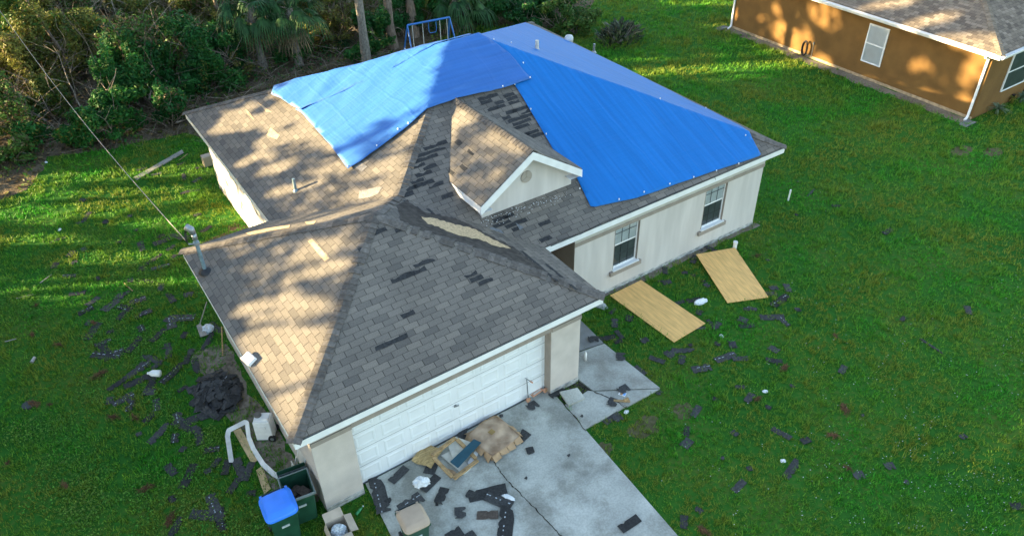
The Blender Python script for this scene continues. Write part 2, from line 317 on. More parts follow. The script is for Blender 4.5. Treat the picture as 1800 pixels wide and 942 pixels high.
# walls
w = MB()
MX0, MX1, MY0, MY1 = ML+OV, MR-OV, MF+OV, MBK-OV; WT = HE-.02
w.prism([(8.29, MY0+.12), (MX1, MY0+.12), (MX1, MY1), (MX0, MY1), (MX0, MY0+.3), (6.6, MY0+.3), (6.6, 4.6), (8.29, 4.6)], -.1, WT)
WX = ((9.76, 10.66), (13.20, 14.10)); WZ0, WZ1 = .76, 2.30
for a, c in ((8.29, WX[0][0]), (WX[0][1], WX[1][0]), (WX[1][1], MX1)): w.box(((a+c)/2, MY0+.06, WT/2-.05), (c-a, .12, WT+.1))
for a, c in WX: w.box(((a+c)/2, MY0+.06, WZ0/2-.05), (c-a, .12, WZ0+.1)); w.box(((a+c)/2, MY0+.06, (WZ1+WT)/2), (c-a, .12, WT-WZ1))
w.build('wall', STUC, house); w = MB(); D1, D2 = .868, 5.896
w.prism([(0, 0), (D1, 0), (D1, .24), (D1-.05, .24), (D1-.05, .4), (.2, .4), (.2, 6.5), (5.9, 6.5), (5.9, .4), (D2+.05, .4), (D2+.05, .24), (D2, .24), (D2, 0), (GW, 0), (GW, GD-OV), (0, GD-OV)], -.1, WT)
w.box(((D1+D2)/2, .2, 2.13+(WT-2.13)/2+.001), (D2-D1, .4, WT-2.131))
w.build('garage_wall', STUCG, house)
b = MB(); b.box((8.295, 3.4, 1.35), (.012, 2.35, 2.7)); b.box((7.45, 4.59, 1.35), (1.68, .012, 2.7)); b.build('porch_wall_shade', PORCHSHADE, house)  # thin skins that paint the recess shade over the porch walls
pd = MB(); pd.box((7.4, 4.57, 1.05), (.9, .05, 2.05)); pd.build('front_door', WHITE, house)
# friezes, bands, base stain
fz = MB(); bd = MB(); bs = MB()
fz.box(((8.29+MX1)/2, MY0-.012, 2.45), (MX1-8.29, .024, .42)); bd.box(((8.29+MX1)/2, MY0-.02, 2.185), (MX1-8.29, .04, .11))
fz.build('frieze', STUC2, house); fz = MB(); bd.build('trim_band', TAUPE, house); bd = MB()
for a, c in ((0, D1), (D2, GW)):
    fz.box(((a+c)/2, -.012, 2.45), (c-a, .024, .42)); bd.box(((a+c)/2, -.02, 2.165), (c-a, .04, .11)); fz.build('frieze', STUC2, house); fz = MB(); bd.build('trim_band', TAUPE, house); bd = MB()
    bs.box(((a+c)/2, -.006, .06), (c-a, .012, .2)); bs.build('wall_base', BASEC, house); bs = MB()
bd.box(((D1+D2)/2, -.012, 2.39), (D2-D1, .024, .52))
bs.box(((8.29+MX1)/2, MY0-.006, .04), (MX1-8.29, .012, .16))
bd.build('trim_band', TAUPE, house); bs.build('wall_base', BASEC, house)
jm = MB(); jm.box((D2+.0, .12, 1.06), (.03, .236, 2.12)); jm.build('door_jamb', TAUPE, house)
# garage door
gd = MB(); gy = .235; dw = D2-D1
gd.box(((D1+D2)/2, gy+.03, 1.09), (dw, .05, 2.08))
def ring_panel(mb, x0, x1, z0, z1, y, mi=0):
    def r(a, yy): return [(x0+a, yy, z0+a), (x1-a, yy, z0+a), (x1-a, yy, z1-a), (x0+a, yy, z1-a)]
    vs = r(0, y)+r(.03, y-.012)+r(.05, y-.012)+r(.08, y-.003)
    fs = []
    for k in range(3):
        for i in range(4): fs.append((k*4+i, k*4+(i+1) % 4, k*4+4+(i+1) % 4, k*4+4+i))
    fs.append((12, 13, 14, 15)); mb.add(vs, fs, mi)
for rr in range(4):
    z0 = .05+rr*.52
    for c in range(8):
        x0 = D1+dw*c/8; ring_panel(gd, x0+.07, x0+dw/8-.07, z0+.07, z0+.45, gy+.004)
gdo = gd.build('garage_door', DOORW, house)
sm = MB()
for rr in range(1, 4): sm.box(((D1+D2)/2, gy+.004, .05+rr*.52), (dw-.02, .004, .008))
sm.box(((D1+D2)/2, gy-.0, .035), (dw-.02, .02, .03))
sm.build('section_seam', M('seam_shadow', (.16, .17, .18), .8), gdo)
h = MB(); h.tube([(3.38, gy+.005, 1.02), (3.38, gy-.04, 1.02)], .022, 10); h.bar((3.33, gy-.035, 1.02), (3.45, gy-.035, 1.0), .02, .025); h.build('door_handle', METAL, gdo)
# roofs
def slope(mb, uvs, pts, e0, ed, us):
    """pts 3D; uv = metres along the eave direction ed from e0, and up the slope us"""
    k = len(mb.v); mb.add(pts, [tuple(range(len(pts)))])
    for q in pts: d = Vector(q)-Vector(e0); uvs.append((d.dot(Vector(ed)), d.dot(Vector(us))))
CS = 1/math.sqrt(1+P*P); SN = P*CS
def hip(x0, x1, y0, y1, he, p, mb, uvs, faces='flbr'):
    wx, wy = x1-x0, y1-y0; hd = min(wx, wy)/2; zt = he+p*hd
    if wx >= wy: A, B = (x0+hd, (y0+y1)/2, zt), (x1-hd, (y0+y1)/2, zt)
    else: A, B = ((x0+x1)/2, y0+hd, zt), ((x0+x1)/2, y1-hd, zt)
    fl, fr, bl, br = (x0, y0, he), (x1, y0, he), (x0, y1, he), (x1, y1, he); c = 1/math.sqrt(1+p*p); s = p*c
    if wx >= wy: F, R_, Bk, L_ = [fl, fr, B, A], [fr, br, B], [br, bl, A, B], [bl, fl, A]
    else: F, R_, Bk, L_ = [fl, fr, A], [fr, br, B, A], [br, bl, B], [bl, fl, A, B]
    slope(mb, uvs, F, fl, (1, 0, 0), (0, c, s)); slope(mb, uvs, R_, fr, (0, 1, 0), (-c, 0, s))
    slope(mb, uvs, Bk, br, (-1, 0, 0), (0, -c, s)); slope(mb, uvs, L_, bl, (0, -1, 0), (c, 0, s))
    return A, B
rm = MB(); ru = []; MA, MBp = hip(ML, MR, MF, MBK, HE, P, rm, ru)
roof = rm.build('roof', SH, house, solid=.025, uv=ru)
gm = MB(); gu = []; GA, GB = hip(-OV, GW+OV, -OV, GD, HE+.001, P, gm, gu)
groof = gm.build('garage_roof', SH, house, solid=.025, uv=gu)
def fascia(x0, x1, y0, y1, z1, hgt, name):
    m = MB(); t = .025; e = .012
    for (a, b_) in (((x0+e, y0+e+t/2), (x1-e, y0+e+t/2)), ((x0+e, y1-e-t/2), (x1-e, y1-e-t/2)), ((x0+e+t/2, y0+e+t), (x0+e+t/2, y1-e-t)), ((x1-e-t/2, y0+e+t), (x1-e-t/2, y1-e-t))):
        m.bar((*a, z1-hgt/2), (*b_, z1-hgt/2), t, hgt)
    m.box(((x0+x1)/2, (y0+y1)/2, z1-hgt+.03), (x1-x0-.09, y1-y0-.09, .01))
    return m.build(name, WHITE, house)
fascia(ML, MR, MF, MBK, HE-.03, .19, 'fascia'); fascia(-OV, GW+OV, -OV, GD, HE-.032, .19, 'fascia')
de = MB(); de.bar((-OV+.01, -OV-.004, HE-.028), (GW+OV, -OV-.004, HE-.028), .02, .016); de.bar((7.3, MF-.004, HE-.028), (MR, MF-.004, HE-.028), .02, .016); de.build('drip_edge', M('drip_shadow', (.10, .11, .12), .6), house)
wr = MB(); pts = []
for i, (u, v) in enumerate([(958, 434), (985, 421), (1020, 412), (1040, 402), (1060, 390), (1110, 372), (1180, 342), (1240, 318), (1256, 311), (1258, 316)]):
    q = on_plane(u, v, ((0, 1, 0), MF-.02)); pts.append(q)
wr.tube(pts, .006, 5); wr.build('wire', BLACK, house)
# hip and ridge caps
def caps(A, B, n1, n2, name='hip_cap', skip=(), w=.15, parent=house, d=.14):
    A, B = Vector(A), Vector(B); n1, n2 = Vector(n1).normalized(), Vector(n2).normalized(); L_ = (B-A).length; t = (B-A)/L_; mb = MB()
    s1 = t.cross(n1); s1 = s1 if s1.dot(n1-n2*.0+Vector((0, 0, -9))) > 0 else -s1
    s2 = t.cross(n2); s2 = s2 if s2.z < 0 else -s2
    if s1.z > 0: s1 = -s1
    k = int(L_/d)
    for i in range(k):
        if i in skip: continue
        a = A+t*(i*d-.01); b_ = A+t*((i+1)*d+.02); up = (n1+n2).normalized(); j = random.uniform(-.006, .006); ww = w+random.uniform(-.01, .01)
        lo, hi = .026+j*.3, .012   # lower (butt) end is lifted over the next piece
        vs = [a+up*lo, a+s1*ww+n1*lo, a+s2*ww+n2*lo, b_+up*hi, b_+s1*ww+n1*hi, b_+s2*ww+n2*hi, a+up*.004, a+s1*ww+n1*.002, a+s2*ww+n2*.002]
        mb.add(vs, [(0, 3, 4, 1), (0, 2, 5, 3), (0, 1, 7, 6), (0, 6, 8, 2), (1, 4, 7), (2, 8, 5)])
    return mb.build(name, CAPM, parent)
nF, nL, nR, nB = (0, -P, 1), (-P, 0, 1), (P, 0, 1), (0, P, 1)
caps((-OV, -OV, HE), GA, nF, nL, skip=(27, 29)); caps((GW+OV, -OV, HE), GA, nF, nR, skip=(9, 16, 22, 25, 28, 29, 31, 33)); caps((-OV, GD, HE), GA, nL, nB)
sad = (4.53, 4.55, roof_z(4.53, 4.55)); caps(sad, (6.9, 6.94, roof_z(6.9, 6.93)), nF, nL, skip=(1, 2, 6))
caps((MR, MF, HE), MBp, nF, nR); caps((ML, MBK, HE), MA, nL, nB); caps((MR, MBK, HE), MBp, nB, nR)
# ridge from garage apex down to the saddle
caps(Vector(sad)+Vector((0, 0, .01)), GA, nB, nR, skip=(0, 3, 5, 6))
# surface damage on the slopes: dark courses where tabs are gone, felt, bare decking
def overlay(pl, polys, name, mat, eps=.006, jit=0.0, parent=roof):
    n = Vector(pl[0]).normalized()
    for poly in polys:
        bm = bmesh.new(); q = []
        for i in range(len(poly)):
            a, c = poly[i], poly[(i+1) % len(poly)]; k = max(1, int(math.hypot(c[0]-a[0], c[1]-a[1])/5)) if jit else 1
            for e in range(k):
                x = a[0]+(c[0]-a[0])*e/k; y = a[1]+(c[1]-a[1])*e/k
                q.append((x+random.uniform(-jit, jit), y+random.uniform(-jit, jit)*.7))
        f = bm.faces.new([bm.verts.new(on_plane(u, v, pl)+n*eps) for u, v in q]); bmesh.ops.triangulate(bm, faces=[f])
        for f in bm.faces:
            f.normal_update()
            if f.normal.dot(n) < 0: f.normal_flip()
        me = bpy.data.meshes.new(name); bm.to_mesh(me); bm.free(); me.materials.append(mat); o = bpy.data.objects.new(name, me); COL.objects.link(o); o.parent = parent
def courses(pl, items, name, mat, parent, eave0, row=.143):
    """missing tabs: strips aligned with the courses of a slope"""
    n = Vector(pl[0]).normalized(); al = Vector((0, 0, 1)).cross(n).normalized(); up = n.cross(al); mb = MB(); e0 = Vector(eave0)
    for u, v, L_ in items:
        q = on_plane(u, v, pl); k = (q-e0).dot(up); k0 = math.floor(k/row)*row; q = q-up*(k-k0); hh = random.uniform(.1, .125)
        a = q-al*(L_/2)+up*.01; b_ = q+al*(L_/2)+up*.01; e = n*.004; sk = al*random.uniform(-.02, .02)
        jg_ = lambda: al*random.uniform(-.018, .018)+up*random.uniform(-.011, .011); lo_, hi_ = [], []; kk = max(2, int(L_/.11))
        for i in range(kk+1):
            p_ = a.lerp(b_, i/kk); lo_.append(p_+e+jg_()); hi_.append(p_+up*hh*(1 if random.random() < .8 else random.uniform(.45, .8))+e+sk+jg_())
        mb = MB(); mb.add(lo_+hi_, [(i, i+1, kk+2+i, kk+1+i) for i in range(kk)]); mb.build(name, mat, parent)
gf0, mf0, gr0 = (-OV, -OV, HE), (ML, MF, HE), (GW+OV, -OV, HE)
courses(PL_GFRONT, [(690, 605, .75), (718, 484, .85), (745, 460, .5), (715, 548, .3), (836, 487, .33), (851, 491, .36), (827, 480, .3), (667, 407, .35), (700, 400, .2), (640, 440, .2), (726, 478, .3)], 'missing_tab', BARE, groof, gf0)
def rows(a, b_, n, L_, j=6): return [(a[0]+(b_[0]-a[0])*i/(n-1)+random.uniform(-j, j), a[1]+(b_[1]-a[1])*i/(n-1), L_*random.uniform(.6, 1.3)) for i in range(n)]
courses(PL_FRONT, [(753, 265, .9), (768, 258, .7), (744, 279, .8), (738, 293, .35), (755, 291, .4), (744, 303, .45), (732, 315, .35), (751, 320, .35), (767, 328, .45), (789, 348, .35), (724, 330, .3), (718, 345, .3), (735, 322, .3),
    (884, 383, .6), (880, 390, .5), (907, 392, .65), (908, 400, .3), (956, 391, .35), (958, 418, .35), (893, 377, .3)]
    + rows((865, 172), (945, 240), 9, .5) + rows((890, 165), (925, 205), 6, .5) + rows((850, 178), (925, 240), 5, .4), 'missing_tab', BARE, roof, mf0)
courses(PL_GRIGHT, rows((742, 374), (985, 486), 7, 1.0, 3) + rows((722, 362), (930, 452), 6, .9, 3)+rows((850, 418), (960, 478), 5, 1.1, 3), 'missing_tab', BARE, groof, gr0)
courses(PL_GREAR, [(640, 376, .4)], 'missing_tab', BARE, groof, (GW+OV, GD, HE))
overlay(PL_GRIGHT, [[(697, 362), (716, 352), (742, 372), (800, 384), (850, 408), (905, 437), (958, 476), (940, 478), (880, 450), (800, 424), (735, 402), (705, 388)]], 'felt', FELT, .008, 1.6, groof)
overlay(PL_GRIGHT, [[(740, 382), (757, 383), (790, 393), (830, 402), (868, 422), (897, 437), (884, 436), (872, 434), (850, 424), (820, 418), (796, 412), (770, 399), (752, 394)]], 'decking', OSB, .014, 1.6, groof)
overlay(PL_FRONT, [[(802, 384), (830, 392), (862, 408), (850, 410), (818, 398)], [(860, 400), (880, 404), (886, 412), (868, 411)], [(905, 392), (920, 400), (914, 405)]], 'loose_shingle', M('lifted_shingle', (.15, .16, .17), .9, .2, 20, .4, 60), .02, .8, roof)
overlay(PL_LEFT, [[(632, 336), (660, 330), (672, 329), (665, 341), (650, 347), (630, 350)], [(632, 285), (646, 293), (636, 303), (622, 293)]], 'lifted_shingle', M('tan_grey_patch', (.22, .21, .2), .9, .2, 20, .3, 60), .008, .6, roof)
overlay(PL_LEFT, [[(432, 192), (441, 200), (447, 212), (436, 202)], [(452, 180), (462, 186), (478, 198), (468, 197)], [(476, 225), (492, 238), (486, 246), (468, 238)]], 'bare_tan_shingle', FRESH, .007, .6, roof)
overlay(PL_GLEFT, [[(541, 424), (549, 420), (579, 454), (571, 460)]], 'bare_tan_shingle', FRESH, .007, .2, groof)
overlay(PL_GREAR, [[(432, 410), (470, 401), (510, 396), (508, 401), (470, 407), (440, 414)], [(536, 391), (556, 389), (552, 394), (540, 395)]], 'decking', OSB, .01, .5, groof)
# plaster flakes below the dormer
fl = MB()
for i in range(120):
    t = random.random(); u = 848+t*150+random.gauss(0, 5); v = 384-t*47+abs(random.gauss(3, 7)); q = on_plane(u, v, PL_FRONT)+Vector((0, -.4, .916))*.008; s = random.uniform(.005, .016)
    fl.box(q, (s*1.6, s, .006), rz=random.random()*3)
tag(fl.build('plaster_flake', WHITE, roof), kind='stuff')
# dormer
DX, DZ, DS, DY, DW = 7.49, 4.985, .655, 2.97, 1.56
def dz(x): return DZ-DS*abs(x-DX)
dm = empty('dormer', (0, 0, 0)); dm.parent = house
dwall = MB(); dwy = 3.24; xl, xr = DX-DW+.19, DX+DW-.14
dwall.add([(xl, dwy, 2.9), (xr, dwy, 2.9), (xr, dwy, dz(xr)-.05), (DX, dwy, DZ-.05), (xl, dwy, dz(xl)-.05), (xl, 5, 2.9), (xr, 5, 2.9), (xr, 5, dz(xr)-.05), (xl, 5, dz(xl)-.05)],
          [(0, 1, 2, 3, 4), (0, 4, 8, 5), (1, 6, 7, 2)])
dwall.build('gable_wall', STUC, dm)
dr = MB(); du = []; c2 = 1/math.sqrt(1+DS*DS)
yb = lambda z: MF+(z-HE)/P
for sgn in (-1, 1):
    e = DX+sgn*DW; ze = dz(e); pts = [(e, DY, ze), (DX, DY, DZ), (DX, yb(DZ)+.1, DZ), (e, yb(ze)+.1, ze)]
    if sgn > 0: pts = pts[::-1]
    slope(dr, du, pts, (e, DY, ze), (0, 1, 0), (-sgn*c2, 0, DS*c2))
drf = dr.build('dormer_roof', SH, dm, solid=.03, uv=du)
caps((DX, DY, DZ), (DX, yb(DZ), DZ), (-DS, 0, 1), (DS, 0, 1), 'ridge_cap', parent=dm)
PL_DL = ((-DS, 0, 1), DZ-DS*DX)
courses(PL_DL, [(827, 269, .3), (791, 303, .3), (803, 254, .25), (812, 297, .3)], 'missing_tab', BARE, drf, (DX-DW, DY, dz(DX-DW)))
df = MB()
for sgn in (-1, 1):
    e = DX+sgn*(DW-.005); vs = [(e, DY-.02, dz(e)-.035), (DX, DY-.02, DZ-.035), (DX, DY-.02, DZ-.25), (e, DY-.02, dz(e)-.25)]
    vs += [(x, y+.045, z) for x, y, z in vs]; df.add(vs, [(0, 1, 2, 3), (7, 6, 5, 4), (0, 4, 5, 1), (3, 2, 6, 7), (0, 3, 7, 4), (1, 5, 6, 2)])
    ze = dz(e); y2 = yb(ze-.1)
    df.bar((e-sgn*.02, DY+.025, ze-.135), (e-sgn*.02, yb(ze), ze-.135), .03, .2)
    s0 = e-sgn*.04; df.add([(s0, DY+.02, ze-.23), (DX+sgn*1.2, DY+.02, ze-.23), (DX+sgn*1.2, yb(ze), ze-.23), (s0, yb(ze), ze-.23)], [(0, 1, 2, 3)])
df.build('dormer_fascia', WHITE, dm)
gv = MB(); gv.tube([(7.47, dwy+.02, 4.14), (7.47, dwy-.022, 4.14)], .165, 24); gvo = gv.build('gable_vent', M('vent_taupe', (.36, .32, .28), .9, .05), dm)
gl = MB()
for a in (90, 210, 330): gl.bar((7.47, dwy-.024, 4.14), (7.47+.16*math.cos(math.radians(a)), dwy-.024, 4.14+.16*math.sin(math.radians(a))), .008, .008)
gl.build('vent_spoke', TAUPE, gvo)
# windows of the house
def glass_mat():
    m = bpy.data.materials.new('window_glass'); m.use_nodes = True; N, L = nt(m); N.remove(N['Principled BSDF'])
    t = N.new('ShaderNodeBsdfTransparent'); t.inputs[0].default_value = (.82, .86, .88, 1); g = N.new('ShaderNodeBsdfGlossy'); g.inputs['Roughness'].default_value = .03
    f = N.new('ShaderNodeFresnel'); f.inputs[0].default_value = 1.55; x = N.new('ShaderNodeMixShader'); L.new(f.outputs[0], x.inputs[0]); L.new(t.outputs[0], x.inputs[1]); L.new(g.outputs[0], x.inputs[2]); L.new(x.outputs[0], N['Material Output'].inputs[0]); return m
GLASS = glass_mat(); BLIND = M('window_blind', (.80, .82, .84), .7, .05); SCREEN = M('insect_screen', (.13, .15, .16), .7, .15, 3); MUNT = M('dark_muntin', (.05, .06, .065), .5)
def window(par, org, ax, nrm, wd, hg, grid=True, trim=None, slat='h', blind=(1, 0)):
    """org = lower left corner on the wall, ax = along the wall, nrm = outwards"""
    o = Vector(org); ax = Vector(ax); n = Vector(nrm); zz = Vector((0, 0, 1)); T = Matrix((( ax.x, n.x, 0, o.x), (ax.y, n.y, 0, o.y), (0, 0, 1, o.z), (0, 0, 0, 1)))
    t = .05; f = MB()
    for c, d in (((t/2, .0, hg/2), (t, .06, hg)), ((wd-t/2, .0, hg/2), (t, .06, hg)), ((wd/2, .0, t/2), (wd-2*t, .06, t)), ((wd/2, 0, hg-t/2), (wd-2*t, .06, t)), ((wd/2, 0, hg/2), (wd-2*t, .05, .05))): f.box(c, d, T=T)
    win = f.build('window', WHITE, par)
    FO = (0, 1, 2, 3) if ax.cross(zz).dot(n) > 0 else (0, 3, 2, 1)
    for s in range(2):
        z0, z1 = (hg/2+.025, hg-t) if s == 0 else (t, hg/2-.025); m = SCREEN if not blind[s] else BLIND
        q = MB(); q.add([(t, .002, z0), (wd-t, .002, z0), (wd-t, .002, z1), (t, .002, z1)], [FO], T=T)
        if blind[s]:
            k = int((z1-z0)/.045) if slat == 'h' else int((wd-2*t)/.07)
            for i in range(k):
                if slat == 'h': q.box((wd/2, .006, z0+(i+.5)*(z1-z0)/k), (wd-2*t-.01, .006, (z1-z0)/k*.72), T=T)
                else: q.box((t+(i+.5)*(wd-2*t)/k, .006, (z0+z1)/2), ((wd-2*t)/k*.72, .006, z1-z0), T=T)
        q.build('blind' if blind[s] else 'screen', m, win)
        g = MB(); yy = .022 if s == 0 else .014
        g.add([(t, yy, z0), (wd-t, yy, z0), (wd-t, yy, z1), (t, yy, z1)], [FO], T=T); g.build('pane', GLASS, win)
        if grid:
            mu = MB()
            for i in (1, 2): mu.box((t+(wd-2*t)*i/3, yy+.004, (z0+z1)/2), (.014, .008, z1-z0), T=T)
            mu.box((wd/2, yy+.0045, (z0+z1)/2), (wd-2*t, .008, .014), T=T); mu.build('muntin', MUNT, win)
    if trim:
        for x in (.004, wd-.004):
            tr = MB(); tr.box((x, .055, hg/2), (.008, .09, hg), T=T); tr.build('reveal', trim, win)
        sl = MB(); sl.box((wd/2, .135, -.10), (wd+.24, .07, .13), T=T); sl.build('sill', trim, win)
        s2 = MB(); s2.box((wd/2, .09, -.012), (wd+.06, .16, .03), T=T); s2.build('sill_cap', WHITE, win)
    return win
window(house, (9.76, MY0+.09, WZ0), (1, 0, 0), (0, -1, 0), .90, WZ1-WZ0, True, TAUPE)
window(house, (13.20, MY0+.09, WZ0), (1, 0, 0), (0, -1, 0), .90, WZ1-WZ0, True, TAUPE)
# pipes and mast
def pipe(u, v, pl, hgt, r, mat, name='vent_pipe', par=roof):
    q = on_plane(u, v, pl); m = MB(); m.tube([q-Vector((0, 0, .05)), q+Vector((0, 0, hgt))], r, 12); m.tube([q-Vector((0, 0, .02)), q+Vector((0, 0, .05))], [r*2.2, r*1.05], 12); return m.build(name, mat, par, smooth=False)
pipe(520, 335, PL_LEFT, .36, .04, GALVT)
pipe(944, 89, PL_RIGHT, .32, .06, M('aged_pvc', (.55, .52, .45), .7, .2, 20)); pipe(1044, 92, PL_RIGHT, .32, .045, METAL)
q = on_plane(1000, 74, PL_RIGHT); m = MB(); m.tube([q, q+Vector((0, 0, .16)), q+Vector((0, 0, .24)), q+Vector((0, 0, .28))], [.16, .17, .13, .03], 14); m.build('roof_vent', M('vent_white', (.6, .62, .62), .6), roof, smooth=True)
mb0 = Vector((-.14, 5.74, 2.95)); mt = mb0+Vector((0, 0, 1.12)); m = MB(); m.tube([mb0-Vector((0, 0, .1)), mt], .045, 12)
mast = m.build('service_mast', GALVT, house)
m = MB(); m.tube([mb0, mb0+Vector((0, 0, .05)), mb0+Vector((0, 0, .11))], [.17, .14, .055], 14); m.build('mast_flashing', BLACK, mast)
m = MB(); m.tube([mt-Vector((0, 0, .16)), mt-Vector((0, 0, .02))], .06, 10); m.tube([mt-Vector((0, 0, .02)), mt+Vector((-.02, .03, .10)), mt+Vector((-.07, .09, .14)), mt+Vector((-.11, .14, .08))], [.06, .085, .085, .05], 10); m.build('weatherhead', METAL, mast, smooth=True)
m = MB(); m.box(mt-Vector((0, 0, .28)), (.13, .13, .06)); m.bar(mt-Vector((.02, 0, .3)), mt+Vector((-.16, .1, -.3)), .03, .03); m.build('clamp', METAL, mast)
m = MB()
for i in range(3):
    a = mt+Vector((-.08-.02*i, .12, .07)); m.tube([a, a+Vector((-.04, .06, -.1)), a+Vector((-.08, .0, -.26)), mt+Vector((-.17, .12, -.28))], .009, 6)
m.build('drip_loop', BLACK, mast)
# ------------------------------------------------------------------ tarps
def tarp_mat(name, base, ax):
    m = bpy.data.materials.new(name); m.use_nodes = True; N, L = nt(m); b = N['Principled BSDF']; g = N.new('ShaderNodeNewGeometry')
    def nz(sc, st):
        mp = N.new('ShaderNodeMapping'); mp.inputs['Scale'].default_value = st; L.new(g.outputs['Position'], mp.inputs[0])
        n = N.new('ShaderNodeTexNoise'); n.inputs['Scale'].default_value = sc; n.inputs['Detail'].default_value = 5; L.new(mp.outputs[0], n.inputs[0]); return n.outputs[0]
    s1 = (7, .35, .35) if ax == 'y' else (.35, 7, .35); s2 = (.4, 9, .4) if ax == 'y' else (9, .4, .4)
    a, c = nz(1.2, s1), nz(1.6, s2); r = ramp(N, [(.35, tuple(k*.92 for k in base)), (.65, tuple(min(1, k*1.08) for k in base))]); L.new(a, r.inputs[0]); L.new(r.outputs[0], b.inputs['Base Color'])
    ad = N.new('ShaderNodeMath'); ad.operation = 'ADD'; L.new(a, ad.inputs[0]); L.new(c, ad.inputs[1])
    # packing folds: a grid of soft crease lines
    sp = N.new('ShaderNodeSeparateXYZ'); wv = N.new('ShaderNodeVectorMath'); wv.operation = 'ADD'; wn3 = N.new('ShaderNodeTexNoise'); wn3.inputs['Scale'].default_value = .5; L.new(g.outputs['Position'], wn3.inputs[0]); ws = N.new('ShaderNodeVectorMath'); ws.operation = 'SCALE'; ws.inputs['Scale'].default_value = .5; L.new(wn3.outputs['Color'], ws.inputs[0]); L.new(g.outputs['Position'], wv.inputs[0]); L.new(ws.outputs[0], wv.inputs[1]); L.new(wv.outputs[0], sp.inputs[0])
    hsum = ad.outputs[0]
    for k_, per in ((0, 1.3), (1, 1.05)):
        pp = N.new('ShaderNodeMath'); pp.operation = 'PINGPONG'; pp.inputs[1].default_value = per/2; L.new(sp.outputs[k_], pp.inputs[0])
        mr_ = N.new('ShaderNodeMapRange'); mr_.interpolation_type = 'SMOOTHSTEP'; mr_.inputs[1].default_value = 0; mr_.inputs[2].default_value = .06; mr_.inputs[3].default_value = .38; mr_.inputs[4].default_value = 0; L.new(pp.outputs[0], mr_.inputs[0])
        a2 = N.new('ShaderNodeMath'); a2.operation = 'ADD'; L.new(hsum, a2.inputs[0]); L.new(mr_.outputs[0], a2.inputs[1]); hsum = a2.outputs[0]
    crp = nz(2.6, (1, 1, 1)); cm = N.new('ShaderNodeMath'); cm.operation = 'MULTIPLY_ADD'; cm.inputs[1].default_value = 1.3; L.new(crp, cm.inputs[0]); L.new(hsum, cm.inputs[2]); hsum = cm.outputs[0]
    bp = N.new('ShaderNodeBump'); bp.inputs['Strength'].default_value = .30; bp.inputs['Distance'].default_value = .035; L.new(hsum, bp.inputs['Height']); L.new(bp.outputs[0], b.inputs['Normal'])
    b.inputs['Roughness'].default_value = .5 if ax == 'y' else .58; b.inputs['Specular IOR Level'].default_value = .16 if ax == 'y' else .42; return m
TARPM = tarp_mat('blue_tarp', (.008, .145, .46), 'y'); TARPM2 = tarp_mat('blue_tarp_creased', (.022, .122, .40), 'x')
def tarp(name, poly, lift, mat, label, wr, dots=(), zfun=None):
    bm = bmesh.new(); f = bm.faces.new([bm.verts.new((x, y, 0)) for x, y in poly]); bmesh.ops.triangulate(bm, faces=[f])
    xs = [p[0] for p in poly]; ys = [p[1] for p in poly]
    def cut(co, no): bmesh.ops.bisect_plane(bm, geom=bm.verts[:]+bm.edges[:]+bm.faces[:], plane_co=co, plane_no=no)
    cut((ML, MF, 0), (1, -1, 0)); cut((MR, MF, 0), (1, 1, 0)); cut((ML, MBK, 0), (1, 1, 0)); cut((MR, MBK, 0), (1, -1, 0)); cut((0, (MF+MBK)/2, 0), (0, 1, 0))
    s = .16; x = min(xs)
    while x < max(xs): cut((x, 0, 0), (1, 0, 0)); x += s
    y = min(ys)
    while y < max(ys): cut((0, y, 0), (0, 1, 0)); y += s
    bmesh.ops.remove_doubles(bm, verts=bm.verts, dist=.004)
    for v in bm.verts: v.co.z = roof_z(v.co.x, v.co.y)+lift+wr(v.co.x, v.co.y)
    for f in bm.faces:
        f.normal_update(); f.smooth = True
        if f.normal.z < 0: f.normal_flip()
    me = bpy.data.meshes.new(name); bm.to_mesh(me); bm.free(); me.materials.append(mat); me.materials.append(WHITE)
    o = bpy.data.objects.new(name, me); COL.objects.link(o); tag(o, label, 'tarp')
    sm_ = o.modifiers.new('solid', 'SOLIDIFY'); sm_.thickness = .008; sm_.offset = -1
    if dots:
        g = MB()
        for u, v in dots:
            q = roof_hit(u, v); q.z += lift+.03+max(0, wr(q.x, q.y)); g.tube([q-Vector((0, 0, .03)), q+Vector((0, 0, .010))], .016, 8)
        g.build('fastener', WHITE, o)
    return o
def rh(*uv): return [tuple(roof_hit(u, v).xy) for u, v in uv]
def wr_r(x, y): return .012+.007*fbm(x*1.9+.25*y, y*.25, 1)+.03*max(0, fbm(x*.35, y*.35, 5))+.014*max(0, fbm(x*.9+y*.8, y*.9-x*.5, 11))+.05*math.exp(-((x+y*.0-11.9)/.5)**2-((y-8.3)/1.2)**2)*0
def wr_l2(x, y): return .02+.03*fbm(x*.5+y*.9, y*1.8-x*.7, 2)+.06*max(0, fbm(x*.45, y*.45, 8))+.02*abs(fbm(x*1.1+y*.6, y*1.3, 21))
def wr_l1(x, y): return .03+.05*max(-.4, fbm(x*.25+y*.2, y*1.1-x*.5, 4))+.04*fbm(x*.4, y*.4, 7)+.025*abs(fbm(x*1.0+y*.7, y*1.2, 31))
fpts = [tuple(on_plane(u, v, PL_FRONT).xy) for u, v in ((905, 152), (918, 172), (958, 240), (975, 270), (1009, 305), (1026, 340), (1038, 365), (1046, 366), (1120, 350), (1230, 312), (1334, 277), (1337, 274))]
RTARP = fpts + [(15.12, 2.55), (15.42, 3.25), (15.62, 6.5), (15.66, 9), (15.6, 12), (15.3, 13.6), (14.9, 14.25), (14.2, 14.0), (12.5, 12.4), (10.5, 10.4), (9.2, 9.6), (8.4, 9.0), (8.4, 8.2), (9.2, 7.2)]
